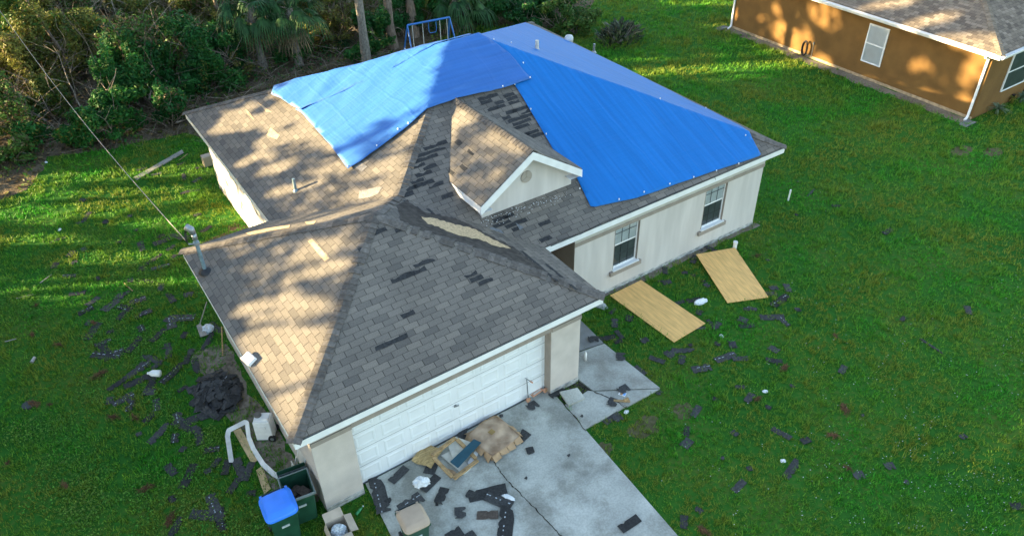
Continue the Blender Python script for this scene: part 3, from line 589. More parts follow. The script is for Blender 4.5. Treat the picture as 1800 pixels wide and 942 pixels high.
tarp('tarp', RTARP, .03, TARPM, 'large smooth blue tarp covering the front and right slopes of the main roof', wr_r,
     [(905, 152), (933, 195), (960, 239), (989, 290), (1019, 335), (1088, 354), (1132, 341), (1177, 327), (1219, 315), (1259, 304), (1298, 291), (1310, 242), (868, 73), (899, 79), (920, 114), (1160, 178), (1240, 194)])
L2 = [(4.30, 10.75), (4.34, 10.45), (4.30, 9.2), (4.22, 7.9), (4.12, 6.66)] + [tuple(on_plane(u, v, PL_LEFT).xy) for u, v in ((640, 284), (690, 247), (728, 217))] + [tuple(on_plane(u, v, PL_FRONT).xy) for u, v in ((752, 195), (780, 188), (806, 178), (860, 166), (905, 154), (934, 143))] + [(9.9, 7.6), (9.5, 8.7), (8.6, 9.4), (6.5, 10.2), (5.2, 10.7)]
tarp('tarp', L2, .06, TARPM2, 'sunlit creased blue tarp over the front left hip, its pointed corner hanging downhill', wr_l2, [(612, 299), (663, 262), (718, 222), (884, 158), (932, 143), (700, 233)])
hp = on_plane(514, 147, PL_LEFT)
L1 = [(4.11, 12.31), (4.22, 11.4), (4.36, 10.50), (5.3, 10.0), (6.2, 9.55), (7.3, 9.1), (8.3, 8.8), (9.4, 8.75), (9.6, 9.3), (8.8, 10.4), (7.2, 11.8), (5.6, 13.2), (4.6, 13.0)]
tarp('tarp', L1, .085, TARPM2, 'wrinkled blue tarp along the rear left hip, its fold overlapping the tarp in front', wr_l1, [(480, 172), (527, 199)])
# ------------------------------------------------------------------ NEIGHBOUR HOUSE
NX, NY0, NY1 = 28.05, 2.37, 14.98; NW = 41.0; NO = .42; NH = 2.86
OCH = M('ochre_stucco', (.165, .09, .028), .95, .12, 1.6, .4, 60)
nb = empty('ochre_house', (NX, NY0, 0), 0, 'ochre stucco house with a tan shingle hip roof and white gutters on the right lawn', 'house')
def loc(q): return Vector(q)-Vector((NX, NY0, 0))
TN = Matrix.Translation(-Vector((NX, NY0, 0)))
m = MB(); m.prism([(NX, NY0), (NW, NY0), (NW, NY1), (NX, NY1)], -.1, NH, T=TN); m.build('wall', OCH, nb)
m = MB(); m.box((NX-.008, (NY0+NY1)/2, .05), (.016, NY1-NY0, .14), T=TN); m.build('wall_base', M('sandy_base', (.36, .27, .17), .95, .3, 6), nb)
nm = MB(); nu = []; NA, NB_ = hip(NX-NO, NW+NO, NY0-NO, NY1+NO, NH, .42, nm, nu); nm.v = [tuple(TN @ Vector(q)) for q in nm.v]
nroof = nm.build('roof', SHN, nb, solid=.025, uv=nu)
k = caps(TN @ Vector((NX-NO, NY0-NO, NH)), TN @ Vector(NA), (0, -.42, 1), (-.42, 0, 1), parent=nroof); k.data.materials[0] = M('tan_cap', (.2, .165, .125), .95, .2, 12, .3, 60, isl=.2)
k = caps(TN @ Vector((NX-NO, NY1+NO, NH)), TN @ Vector(NA), (0, .42, 1), (-.42, 0, 1), parent=nroof); k.data.materials[0] = bpy.data.materials['tan_cap']
def gutter(p, q_, par, side):
    p, q_ = Vector(p), Vector(q_); d = (q_-p).normalized(); o = d.cross(Vector((0, 0, 1)))*side; m = MB()
    prof = [(0, .0), (0, -.12), (.09, -.12), (.13, -.03), (.13, 0), (.115, 0), (.115, -.03), (.08, -.105), (.015, -.105), (.015, 0)]
    vs = [c+o*a+Vector((0, 0, b_)) for c in (p, q_) for a, b_ in prof]; n = len(prof)
    m.add(vs, [(i, (i+1) % n, n+(i+1) % n, n+i) for i in range(n)]+[tuple(range(n)), tuple(range(2*n-1, n-1, -1))], T=TN)
    L_ = (q_-p).length
    for i in range(int(L_/1.2)): m.bar(p+d*(.6+i*1.2)+Vector((0, 0, -.012)), p+d*(.6+i*1.2)+o*.12+Vector((0, 0, -.012)), .02, .01, T=TN)
    return m.build('gutter', WHITE, par)
gx, gy0 = NX-NO-.005, NY0-NO-.005
gutter((gx, gy0, NH-.04), (gx, NY1+NO, NH-.04), nb, -1); gutter((gx, gy0, NH-.04), (NW, gy0, NH-.04), nb, 1)
m = MB(); m.bar((gx+.03, gy0+.03, NH-.13), (gx+.03, NY1+NO, NH-.13), .03, .18, T=TN); m.bar((gx+.03, gy0+.03, NH-.13), (NW, gy0+.03, NH-.13), .03, .18, T=TN)
m.box(((gx+NX)/2, (NY0+NY1)/2, NH-.2), (NO, NY1-NY0+2*NO, .012), T=TN); m.box(((gx+NW)/2, (gy0+NY0)/2, NH-.2), (NW-gx-NO-.4, NO-.02, .012), T=TN); m.build('fascia', WHITE, nb)
def downspout(y, name='downspout'):
    m = MB(); pts = [(gx-.06, y-.02, NH-.14), (gx-.06, y-.02, NH-.24), (NX-.12, y+.03, NH-.36), (NX-.06, y+.05, NH-.5), (NX-.06, y+.05, .14), (NX-.12, y+.04, .07), (NX-.32, y, .045)]
    for i in range(len(pts)-1): m.bar(pts[i], pts[i+1], .085, .07, T=TN)
    for z in (NH-.7, 1.0): m.box((NX-.05, y+.05, z), (.03, .11, .025), T=TN)
    return m.build(name, WHITE, nb, bevel=.01)
downspout(NY0+.08); downspout(NY1-.15)
nwin = window(nb, loc((NX-.02, 7.58, .72)), (0, -1, 0), (-1, 0, 0), .93, 1.62, False, None, 'v', (1, 1))
nwin2 = window(nb, loc((29.6, NY0-.02, .75)), (1, 0, 0), (0, -1, 0), 1.7, 1.6, False, None, 'h', (0, 0))
for y in (NY0-.12, NY1+.1):
    sb = MB(); sb.frus((0, 0, 0), (.65, .3), (.65, .3), .03); sb.bar((-.3, .13, .045), (.3, .13, .045), .03, .05); sb.bar((-.3, -.13, .045), (.3, -.13, .045), .03, .05)
    o = sb.build('splash_block', M('grey_splash', (.2, .2, .2), .9, .2), bevel=.008); o.location = (NX-.45, y, .008)
    tag(o, 'grey splash block under the near corner downspout of the ochre house' if y < 5 else 'grey splash block under the far corner downspout of the ochre house', 'splash block')
# hose on the ochre wall
hr = empty('garden_hose', (NX-.1, 10.35, .0), 0, 'black coiled garden hose hanging on the ochre wall left of the window', 'hose')
m = MB()
for i in range(5):
    r_ = .2+.02*(i % 3); pts = [(-.03-.025*i, r_*math.cos(t)*.62, .42+r_*1.5*math.sin(t)) for t in [2*math.pi*j/20 for j in range(21)]]; m.tube(pts, .016, 6)
m.tube([(-.05, .05, .1), (-.12, .2, .03), (-.1, .45, .02), (-.02, .5, .02)], .016, 6); m.build('hose_coil', BLACK, hr, smooth=True)
m = MB(); m.box((.06, -.32, .72), (.05, .05, .1)); m.tube([(.09, -.32, .0), (.07, -.32, .72)], .014, 6); m.build('spigot', METAL, hr)
# strappy plants along the front of the ochre house
def strappy(name, n, L_, wd, mat, hgt=.2):
    m = MB()
    for i in range(n):
        a = i*2.399+random.uniform(-.2, .2); el = random.uniform(.25, 1.35); l = L_*random.uniform(.7, 1.1); d = Vector((math.cos(a), math.sin(a), 0)); s = Vector((-d.y, d.x, 0)); pv = []
        for k in range(5):
            t = k/4; q = d*(l*t*math.cos(el))+Vector((0, 0, hgt+l*(t*math.sin(el)-.55*t*t))); ww = wd*(1-t)**.7*.5+.002; pv.append((q-s*ww, q+s*ww))
        for k in range(4): m.add([pv[k][0], pv[k][1], pv[k+1][1], pv[k+1][0]], [(0, 1, 2, 3)])
    m.tube([(0, 0, -.05), (0, 0, hgt+.03)], [.06, .05], 6); return m.build(name, mat)
SPK = leaf_mat('grey_green_blade', (.06, .12, .07), (.14, .2, .12)); YEL = leaf_mat('yellow_blade', (.2, .22, .03), (.26, .22, .04))
for (u, v), L_, mt_, lb in (((1751, 200), .62, SPK, 'grey green spiky plant nearest the downspout of the ochre house'), ((1778, 182), .3, YEL, 'small yellow leaved plant between two spiky plants by the ochre house'), ((1793, 181), .6, SPK, 'grey green spiky plant under the front window of the ochre house')):
    o = strappy('spiky_plant', 46 if L_ > .4 else 22, L_, .05, mt_); o.location = G(u, v); tag(o, lb, 'plant')
for (u, v) in ((1777, 175), (1797, 165)):
    m = MB(); m.tube([(0, 0, .2), (0, 0, .32)], [.05, .08], 10); m.tube([(0, 0, 0), (0, 0, .22)], .015, 6); o = m.build('path_lamp', BLACK); o.location = G(u, v+4)
    tag(o, 'small dark path lamp between the spiky plants' if u < 1790 else 'small dark path lamp under the front window of the ochre house', 'lamp')
# ------------------------------------------------------------------ vegetation
def leaves(n, lumps, sz, asp=1.8, flat=.35):
    """leaf faces scattered in ellipsoid lumps; returns verts, faces"""
    L_ = np.array(lumps, float); wts = L_[:, 3]*L_[:, 4]*L_[:, 5]; wts = wts**.7; wts /= wts.sum(); k = rng.choice(len(L_), n, p=wts)
    d = rng.normal(size=(n, 3)); d /= np.linalg.norm(d, axis=1)[:, None]; r = rng.random(n)**.42; c = L_[k, :3]+d*r[:, None]*L_[k, 3:6]
    nr = d*.7+rng.normal(size=(n, 3))*.6+np.array([0, 0, flat]); nr /= np.linalg.norm(nr, axis=1)[:, None]
    a = np.cross(nr, rng.normal(size=(n, 3))); a /= np.linalg.norm(a, axis=1)[:, None]+1e-9; b_ = np.cross(nr, a); s = sz*(.6+.8*rng.random(n))[:, None]
    v = np.stack([c-a*s*.5*asp, c-b_*s*.36, c+a*s*.5*asp, c+b_*s*.36], 1); keep = v[:, :, 2].min(1) > .01
    return v[keep]
def quad_obj(name, v, mats, parent=None, mi=None):
    n = len(v); me = bpy.data.meshes.new(name); me.vertices.add(n*4); me.vertices.foreach_set('co', v.reshape(-1)); me.loops.add(n*4); me.polygons.add(n)
    me.loops.foreach_set('vertex_index', np.arange(n*4, dtype=np.int32)); me.polygons.foreach_set('loop_start', np.arange(0, n*4, 4, dtype=np.int32)); me.polygons.foreach_set('loop_total', np.full(n, 4, dtype=np.int32))
    for m in mats: me.materials.append(m)
    if mi is not None: me.polygons.foreach_set('material_index', mi.astype(np.int32))
    me.update(calc_edges=True); me.validate(); o = bpy.data.objects.new(name, me); COL.objects.link(o)
    if parent: o.parent = parent
    return o
def limb(mb, p, d, L_, r, n=5, wob=.15, depth=1, kids=3):
    pts = [Vector(p)]; dd = Vector(d).normalized()
    for i in range(n):
        dd = (dd+Vector((random.gauss(0, wob), random.gauss(0, wob), random.gauss(0, wob)*.6))).normalized(); pts.append(pts[-1]+dd*(L_/n))
    mb.tube(pts, [r*(1-.8*i/n) for i in range(n+1)], 5 if r > .02 else 4)
    if depth > 0:
        for k in range(kids):
            i = random.randint(1, n-1); nd = (dd+Vector((random.gauss(0, .7), random.gauss(0, .7), random.gauss(0.1, .5)))).normalized(); limb(mb, pts[i], nd, L_*random.uniform(.35, .6), r*.5, max(3, n-2), wob, depth-1, kids)
def shrub(name, base, size, n, sz, mats, label, cat='shrub', group=None, stems=6, mixp=.15):
    o = empty(name, base, 0, label, cat, group); sx, sy, sz_ = size; lumps = []
    for i in range(13):
        a = random.random()*6.28; r = random.random()**.6
        lumps.append((math.cos(a)*r*sx*.85, math.sin(a)*r*sy*.85, sz_*random.uniform(.15, .9), sx*random.uniform(.16, .46), sy*random.uniform(.16, .46), sz_*random.uniform(.10, .30)))
    v = leaves(n, lumps, sz); quad_obj('foliage', v, mats, o, (rng.random(len(v)) < mixp).astype(int)*(len(mats)-1))
    m = MB()
    for i in range(stems):
        a = random.random()*6.28; limb(m, (math.cos(a)*.12, math.sin(a)*.12, -.05), (math.cos(a)*.6, math.sin(a)*.6, 1.1), sz_*random.uniform(.75, 1.15), .03, 5, .2, 1, 3)
    m.build('stem', TWIG, o); return o
sh = [ # pixel of the centre, half size x,y, height, leaves, material
 ((255, 150), 1.7, 1.5, 4.2, 4200, (LEAF_D, LEAF_M), 'tall dark green bush at the middle of the wood edge left of the roof'),
 ((205, 225), 1.5, 1.1, 2.0, 2600, (LEAF_D, LEAF_M), 'low dark green bush at the edge of the left lawn below the tall bush'),
 ((300, 205), 1.1, 1.0, 1.7, 1800, (LEAF_D, LEAF_B), 'dark bush with brown leaves beside the rear left roof corner'),
 ((370, 130), 1.5, 1.4, 3.0, 3200, (LEAF_D, LEAF_M), 'rounded dark green bush right of the tall bush behind the roof corner'),
 ((420, 110), 1.2, 1.1, 2.2, 2000, (LEAF_D, LEAF_M), 'dark green bush under the drooping palms'),
 ((315, 105), 1.4, 1.2, 2.6, 2000, (LEAF_D, LEAF_O), 'dark bush between the tall bush and the rounded bush'),
 ((150, 245), 1.0, .8, 1.3, 1500, (LEAF_D, LEAF_O), 'small dark green bush by the cut trail at the wood edge'),
 ((60, 150), 1.6, 1.4, 3.2, 2200, (LEAF_O, LEAF_B), 'thin olive bush at the far left under the power cable'),
 ((120, 110), 1.9, 1.5, 3.4, 2400, (LEAF_O, LEAF_M), 'olive bush with yellow leaves beside the power cable'),
 ((150, 60), 1.8, 1.6, 3.0, 2000, (LEAF_O, LEAF_B), 'sparse brown and olive bush deep in the wood left of the tall bush'),
 ((40, 60), 1.8, 1.6, 3.6, 2400, (LEAF_M, LEAF_O), 'yellow green vine covered bush in the upper left corner'),
 ((30, 215), 1.2, 1.1, 1.6, 1500, (LEAF_M, LEAF_O), 'yellow green bush by the leaning dark trunk'),
 ((95, 190), 1.2, 1.0, 1.8, 1500, (LEAF_O, LEAF_D), 'low olive bush between leaning trunk and low dark bush'),
 ((350, 40), 1.5, 1.3, 2.2, 1500, (LEAF_O, LEAF_B), 'yellow olive bush among bare branches left of the palms'),
 ((385, 60), 1.0, .9, 1.6, 1000, (LEAF_O, LEAF_M), 'small yellow bush beside the drooping palms'),
 ((520, 95), 1.1, .9, 1.3, 1500, (LEAF_D, LEAF_M), 'low green bush at the foot of the fallen palm fronds'),
 ((590, 40), 1.4, 1.2, 2.4, 1600, (LEAF_O, LEAF_B), 'sunlit yellow leaved bush left of the smooth palm trunk'),
 ((640, 98), .9, .7, .8, 1400, (LEAF_D, LEAF_M), 'low bright green bush at the foot of the palm trunk behind the tarp'),
 ((662, 70), 1.0, .9, 1.9, 1600, (LEAF_D, LEAF_M), 'dark green bush between the two tallest trunks'),
 ((708, 45), 1.1, .9, 2.2, 1700, (LEAF_D, LEAF_D), 'dark bush behind the swing set between two trunks'),
 ((745, 35), .9, .8, 2.0, 1100, (LEAF_O, LEAF_M), 'brown green bush behind the swing set bar'),
 ((780, 30), 1.3, 1.0, 2.2, 1900, (LEAF_D, LEAF_M), 'dark green hedge bush right behind the swing set'),
 ((872, 25), 1.5, 1.0, 1.6, 2000, (LEAF_D, LEAF_M), 'green bush behind the bare ground right of the swing set'),
 ((925, 35), 1.3, 1.0, 1.5, 1900, (LEAF_D, LEAF_M), 'green bush just behind the rear roof corner'),
 ((985, 38), 1.3, 1.1, 1.6, 2100, (LEAF_M, LEAF_O), 'yellow tipped bush on the back lawn right of the roof corner'),
 ((1015, 52), 1.1, .9, 1.0, 1700, (LEAF_M, LEAF_O), 'low feathery bush beside the broad leaved shrub'),
 ((835, 22), 1.2, .9, 1.8, 1700, (LEAF_D, LEAF_M), 'dark bush behind the palmetto right of the swing set'),
 ((915, 6), 1.4, 1.1, 1.7, 1700, (LEAF_O, LEAF_M), 'tall yellowish bush at the top edge behind the back lawn'),
 ((950, 4), 1.2, 1.0, 1.6, 1400, (LEAF_M, LEAF_D), 'green bush at the top edge beside the back lawn'),
]
sh += [((85, 30), 2.0, 1.6, 3.4, 2200, (LEAF_O, LEAF_M), 'tall golden green bush near the top edge left of the dark bush'), ((195, 95), 1.5, 1.3, 2.6, 1800, (LEAF_O, LEAF_D), 'olive bush touching the left side of the tall dark bush'), ((15, 110), 1.5, 1.3, 2.6, 1800, (LEAF_M, LEAF_O), 'yellow green bush behind the leaning sapling at the left edge'),
 ((255, 45), 1.6, 1.3, 2.2, 1500, (LEAF_O, LEAF_M), 'golden bush above the tall dark bush at the top edge'), ((20, 275), .9, .7, .9, 1000, (LEAF_M, LEAF_B), 'low weedy bush at the left edge below the leaning trunk'), ((60, 250), 1.1, .8, 1.0, 1200, (LEAF_D, LEAF_O), 'low green bush beside the cut trail at the left edge'), ((545, 30), 1.3, 1.1, 1.8, 1300, (LEAF_O, LEAF_M), 'golden bush between the shaggy palms and the slender pale trunk'), ((330, 165), 1.0, .8, 1.4, 1300, (LEAF_D, LEAF_D), 'very dark bush close behind the rear left roof corner')]
for i, ((u, v), sx, sy, hz, n, mats, lb) in enumerate(sh):
    b_ = G(u, v+hz*9); shrub('bush', b_, (sx, sy, hz), int(n*2.6), .092, mats, lb, 'bush')
# understorey that closes the wood
up_ = [shrub('bush', (0, 0, -30), (1.5, 1.3, h_), 2600, .10, m_, '', 'bush', None, 7, .35) for h_, m_ in ((2.6, (LEAF_D, LEAF_O)), (2.0, (LEAF_O, LEAF_B)), (3.0, (LEAF_M, LEAF_B)), (1.6, (LEAF_O, LEAF_M)))]
spots_ = []
for i in range(900):
    u, v = random.uniform(-20, 700), random.uniform(-25, 215); q = G(u, v+22)
    if v > 215-.2*max(0, u-60) or not inpoly(np.array([q.x]), np.array([q.y]), WOODP)[0] or (u > 440 and v > 70) or (u > 600 and v > 30): continue
    if any((q-p).length < 1.75 for p in spots_): continue
    spots_.append(q)
print('understorey', len(spots_))
for i, q in enumerate(spots_[:70]):
    k_ = i % 4; o = up_[k_] if i < 4 else copy_tree(up_[k_])
    o.location = q; o.rotation_euler = (0, 0, random.random()*6.28); s_ = random.uniform(.6, 1.1); o.scale = (s_, s_, s_*random.uniform(.8, 1.15)); tag(o, 'ragged green and brown understorey bush tangled in the wood left of the house', 'bush', 'understorey bushes in the wood')
# broad-leaved shrub on the back lawn
BL = leaf_mat('broad_dark_leaf', (.012, .035, .016), (.10, .10, .06), .1, .8, 3.5)
bs_ = empty('broad_leaf_shrub', G(1088, 78), 0, 'dark glossy broad leaved shrub alone on the grass behind the roof', 'shrub'); m = MB()
for i in range(330):
    a = random.random()*6.28; r_ = random.random()**.5; zc = random.uniform(.15, 1.0)*math.sqrt(max(.05, 1-r_*r_*.8)); c = Vector((math.cos(a)*r_*1.15, math.sin(a)*r_*.8, zc*1.0)); el = random.uniform(.3, 1.3)
    d = Vector((math.cos(a)*math.cos(el), math.sin(a)*math.cos(el), math.sin(el))); s = d.cross(Vector((0, 0, 1))).normalized(); nn = s.cross(d); l = random.uniform(.25, .42); ww = l*.2
    m.add([c, c+d*l*.5-s*ww+nn*.02, c+d*l, c+d*l*.5+s*ww+nn*.02], [(0, 1, 2, 3)])
m.build('foliage', BL, bs_); m = MB()
for i in range(14):
    a = random.random()*6.28; m.tube([(0, 0, 0), (math.cos(a)*.4, math.sin(a)*.3, .4), (math.cos(a)*.7, math.sin(a)*.5, .8)], [.025, .018, .01], 5)
m.build('stem', BARKG, bs_)
# palms
def fan(mb, org, d, L_, droop, n=18, dead=False, mi=0):
    org = Vector(org); d = Vector(d).normalized(); s = d.cross(Vector((0, 0, 1))).normalized(); c = org+d*L_*.9+Vector((0, 0, -.12*L_)); mb.tube([org, org+d*L_*.5+Vector((0, 0, .08*L_)), c], [.02, .016, .012], 4, mi)
    for i in range(n):
        a = (i/(n-1)-.5)*math.radians(210); dd = d*math.cos(a)+s*math.sin(a); l = L_*random.uniform(.75, 1.0)*(.75+.25*math.cos(a)); pv = []
        for k in range(5):
            t = k/4; q = c+dd*(l*t*(1-.35*t*droop))+Vector((0, 0, -l*droop*t*t)); ww = .035*L_*(.35+math.sin(min(1, t*1.4)*math.pi*.75))*(1-t*.8)+.003; sd_ = dd.cross(Vector((0, 0, 1))).normalized()*ww; pv.append((q-sd_, q+sd_+Vector((0, 0, ww*.5))))
        for k in range(4): mb.add([pv[k][0], pv[k][1], pv[k+1][1], pv[k+1][0]], [(0, 1, 2, 3)], mi)
def palm(base, hgt, label, nf=22, L_=1.3, lean=(0, 0), r=.17, trunkmat=None):
    o = empty('palm_tree', base, 0, label, 'palm'); m = MB(); top = Vector((lean[0], lean[1], hgt))
    pts = [Vector((0, 0, -.1)).lerp(top, i/8)+Vector((random.gauss(0, .02), random.gauss(0, .02), 0)) for i in range(9)]
    m.tube(pts, [r*(1.25-.3*min(1, i/2)+.05*math.sin(i*2.1)) for i in range(9)], 12)
    for i in range(26):   # old leaf bases
        t = random.uniform(.45, 1); q = Vector((0, 0, 0)).lerp(top, t); a = i*2.4; d = Vector((math.cos(a), math.sin(a), .5)); m.bar(q+d*r*.7, q+d*(r+.18), .07, .03)
    m.build('trunk', trunkmat or BARKG, o, smooth=False); f = MB()
    for i in range(nf):
        a = i*2.399; el = random.uniform(-.5, 1.1); d = (math.cos(a)*math.cos(el), math.sin(a)*math.cos(el), math.sin(el)); fan(f, top+Vector((0, 0, random.uniform(-.15, .1))), d, L_*random.uniform(.8, 1.1), .5+.35*(el < .2))
    for i in range(7):
        a = i*.9; fan(f, top-Vector((0, 0, .2)), (math.cos(a)*.5, math.sin(a)*.5, -.8), L_*.9, .5, 12, True, 1)
    f.build('crown', [PALML, PALMD], o); return o
def base_under(u, v, z): q = G(u, v, z); return Vector((q.x, q.y, 0))
palm(base_under(438, 6, 3.0), 3.0, 'shaggy palm with drooping fronds at the top edge, left of its twin', 24, 1.1)
palm(base_under(507, 14, 2.7), 2.7, 'shaggy palm with drooping fronds at the top edge, right of its twin', 24, 1.1)
palm(base_under(470, -6, 2.2), 2.2, 'palm behind and between the two shaggy drooping palms', 14, 1.0)
palm(base_under(622, -60, 4.6), 9.0, 'palm with a smooth pale trunk beside the lattice panel', 16, 1.4, r=.19)
palm(base_under(815, -2, 1.5), 1.2, 'stemless green palmetto right of the swing set', 20, 1.2, r=.12)
palm(base_under(800, -22, 2.2), 2.0, 'green palm at the top edge behind the swing set', 18, 1.2, r=.13)
fr = MB()
for i in range(7):
    fan(fr, (random.uniform(-.4, .4), random.uniform(-.3, .3), .35), (random.uniform(.4, 1), random.uniform(-1, -.2), .1), 1.2, .35, 14)
o = fr.build('fallen_palm_top', PALML); o.location = G(552, 84); tag(o, 'toppled palm head with green fronds lying between the palms and smooth trunk', 'palm frond')
# tall trunks whose crowns stand above the picture
def pine(base, hgt, r, label, lean=(0, 0), crown=5.5, cn=900, mat=BARK, group=None):
    o = empty('pine_tree', base, 0, label, 'tree', group); m = MB(); pts = [Vector((lean[0]*t, lean[1]*t, -.1+hgt*t)) for t in [i/10 for i in range(11)]]; pts = [p+Vector((random.gauss(0, .03), random.gauss(0, .03), 0)) for p in pts]
    m.tube(pts, [r*(1.3 if i == 0 else 1)*(1-.07*i) for i in range(11)], 12)
    for i in range(9):
        t = random.uniform(.6, .98); p = Vector((lean[0]*t, lean[1]*t, hgt*t)); a = random.random()*6.28; limb(m, p, (math.cos(a), math.sin(a), .45), hgt*.2, r*.25, 4, .15, 1, 2)
    m.build('trunk', mat, o); lumps = []
    for i in range(14):
        a = random.random()*6.28; t = random.uniform(.62, 1.02); rr = random.random()*hgt*.17; lumps.append((lean[0]*t+math.cos(a)*rr, lean[1]*t+math.sin(a)*rr, hgt*t, .9, .9, .55))
    quad_obj('crown', leaves(cn, lumps, .28), [LEAF_W], o); return o
pine(G(690, 84), 13, .22, 'tall straight trunk lit on its left side, just left of the swing set'); pine(G(728, 64), 14, .25, 'thickest tall trunk directly behind the swing set bar')
pine(G(757, 24), 12, .15, 'thin grey trunk behind the right half of the swing set', (-.7, .3)); pine(G(558, 32), 11, .09, 'slender pale trunk between the shaggy palms and the smooth palm trunk', (-.5, 0), cn=500)
pine(G(36, 212), 9, .13, 'dark trunk leaning left at the far left edge of the wood', (-2.2, -.2), cn=500); pine(G(26, 118), 9, .06, 'thin sunlit sapling leaning left below the power cable', (-1.6, .4), cn=250)
pine(G(120, 75), 10, .12, 'thin trunk rising among the olive bushes under the cable', (-1.0, .6), cn=500); pine(G(140, 140), 8, .08, 'slim dark trunk leaning right beside the tall dark bush', (-1.8, .8), cn=350)
pine(G(398, 70), 11, .10, 'slim trunk beside the left shaggy palm', (-.3, 0), cn=500)
# fallen branches and brush
bp_ = []
for k in range(5):
    m = MB(); limb(m, (0, 0, .06), (1, 0, .12), random.uniform(1.8, 3.2), random.uniform(.02, .045), 7, .16, 2, 3); bp_.append(m.build('fallen_branch', TWIG))
BR_L = 'bare grey fallen branch lying in the brush at the wood edge'; BR_G = 'bare branches fallen in the brush'
k = 0
for i in range(95):
    u, v = random.uniform(-10, 720), random.uniform(0, 250); q = G(u, v)
    if not inpoly(np.array([q.x]), np.array([q.y]), WOODP)[0] or (u > 330 and v > 200-.28*(u-330)): continue
    if (u > 620 and v > 90): continue
    o = bp_[k % 5] if k < 5 else bp_[k % 5].copy()
    if k >= 5: COL.objects.link(o)
    o.location = q+Vector((0, 0, random.uniform(0, 1.3) if v < 160 and u < 430 else random.uniform(0, .5))); o.rotation_euler = (random.uniform(-.4, .4), random.uniform(-.7, .5), random.random()*6.28); o.scale = (random.uniform(.7, 1.4),)*3; tag(o, BR_L, 'branch', BR_G); k += 1
m = MB()
for i in range(2600):
    u, v = random.uniform(-30, 700), random.uniform(-5, 260); q = G(u, v)
    if not inpoly(np.array([q.x]), np.array([q.y]), WOODP)[0]: continue
    zc = random.random()**2.2*(1.9 if u < 430 and v < 170 else .7); a = random.random()*6.28; el = random.gauss(0, .45); l = random.uniform(.4, 1.6); d = Vector((math.cos(a)*math.cos(el), math.sin(a)*math.cos(el), math.sin(el)))
    p = q+Vector((0, 0, .03+zc)); e = p+d*l+Vector((0, 0, -.1)); mid = p.lerp(e, .5)+Vector((random.gauss(0, .1), random.gauss(0, .1), random.gauss(0, .08)))
    rr = random.uniform(.004, .012); m.tube([p, mid, e], [rr, rr*.8, rr*.4], 3, cap=False)
tag(m.build('brush_tangle', TWIG), 'grey tangle of dead twigs covering the floor of the wood', 'brush', kind='stuff')
v = []
n = 26000; xx = rng.uniform(-8, 28, n); yy = rng.uniform(17, 46, n); ok = inpoly(xx, yy, WOODP); c = np.stack([xx, yy, np.full(n, .03)+.05*rng.random(n)], 1)[ok]; n = len(c)
a = rng.normal(size=(n, 3))*np.array([1, 1, .5]); a /= np.linalg.norm(a, axis=1)[:, None]; b_ = np.cross(a, rng.normal(size=(n, 3))*.3+np.array([0, 0, 1])); s = (.05+.08*rng.random(n))[:, None]
tag(quad_obj('leaf_litter', np.stack([c-a*s, c-b_*s*.5, c+a*s, c+b_*s*.5], 1), [LEAF_B, LEAF_O], None, (rng.random(n) < .2).astype(int)), 'dead leaves scattered over the floor of the wood', 'leaf litter', kind='stuff')
n = 52000; xx = rng.uniform(-8, 28, n); yy = rng.uniform(17, 46, n); ok = inpoly(xx, yy, WOODP)
dn = np.array([fbm(x*.32, y*.32, 6) for x, y in zip(xx, yy)]); ok &= dn > -.05; zz = .04+np.clip(dn+.1, 0, .6)*1.3*rng.random(n); c = np.stack([xx, yy, zz], 1)[ok]; n = len(c)
a = rng.normal(size=(n, 3)); a /= np.linalg.norm(a, axis=1)[:, None]; b_ = np.cross(a, rng.normal(size=(n, 3))*.8+np.array([0, 0, .6])); b_ /= np.linalg.norm(b_, axis=1)[:, None]; s = (.04+.05*rng.random(n))[:, None]
tag(quad_obj('undergrowth', np.stack([c-a*s, c-b_*s*.55, c+a*s, c+b_*s*.55], 1), [LEAF_M, LEAF_O, LEAF_D], None, np.clip((dn[ok]*5+rng.normal(size=n)*.6+.8).astype(int), 0, 2)), 'low green and olive weeds growing over the floor of the wood', 'undergrowth', kind='stuff')
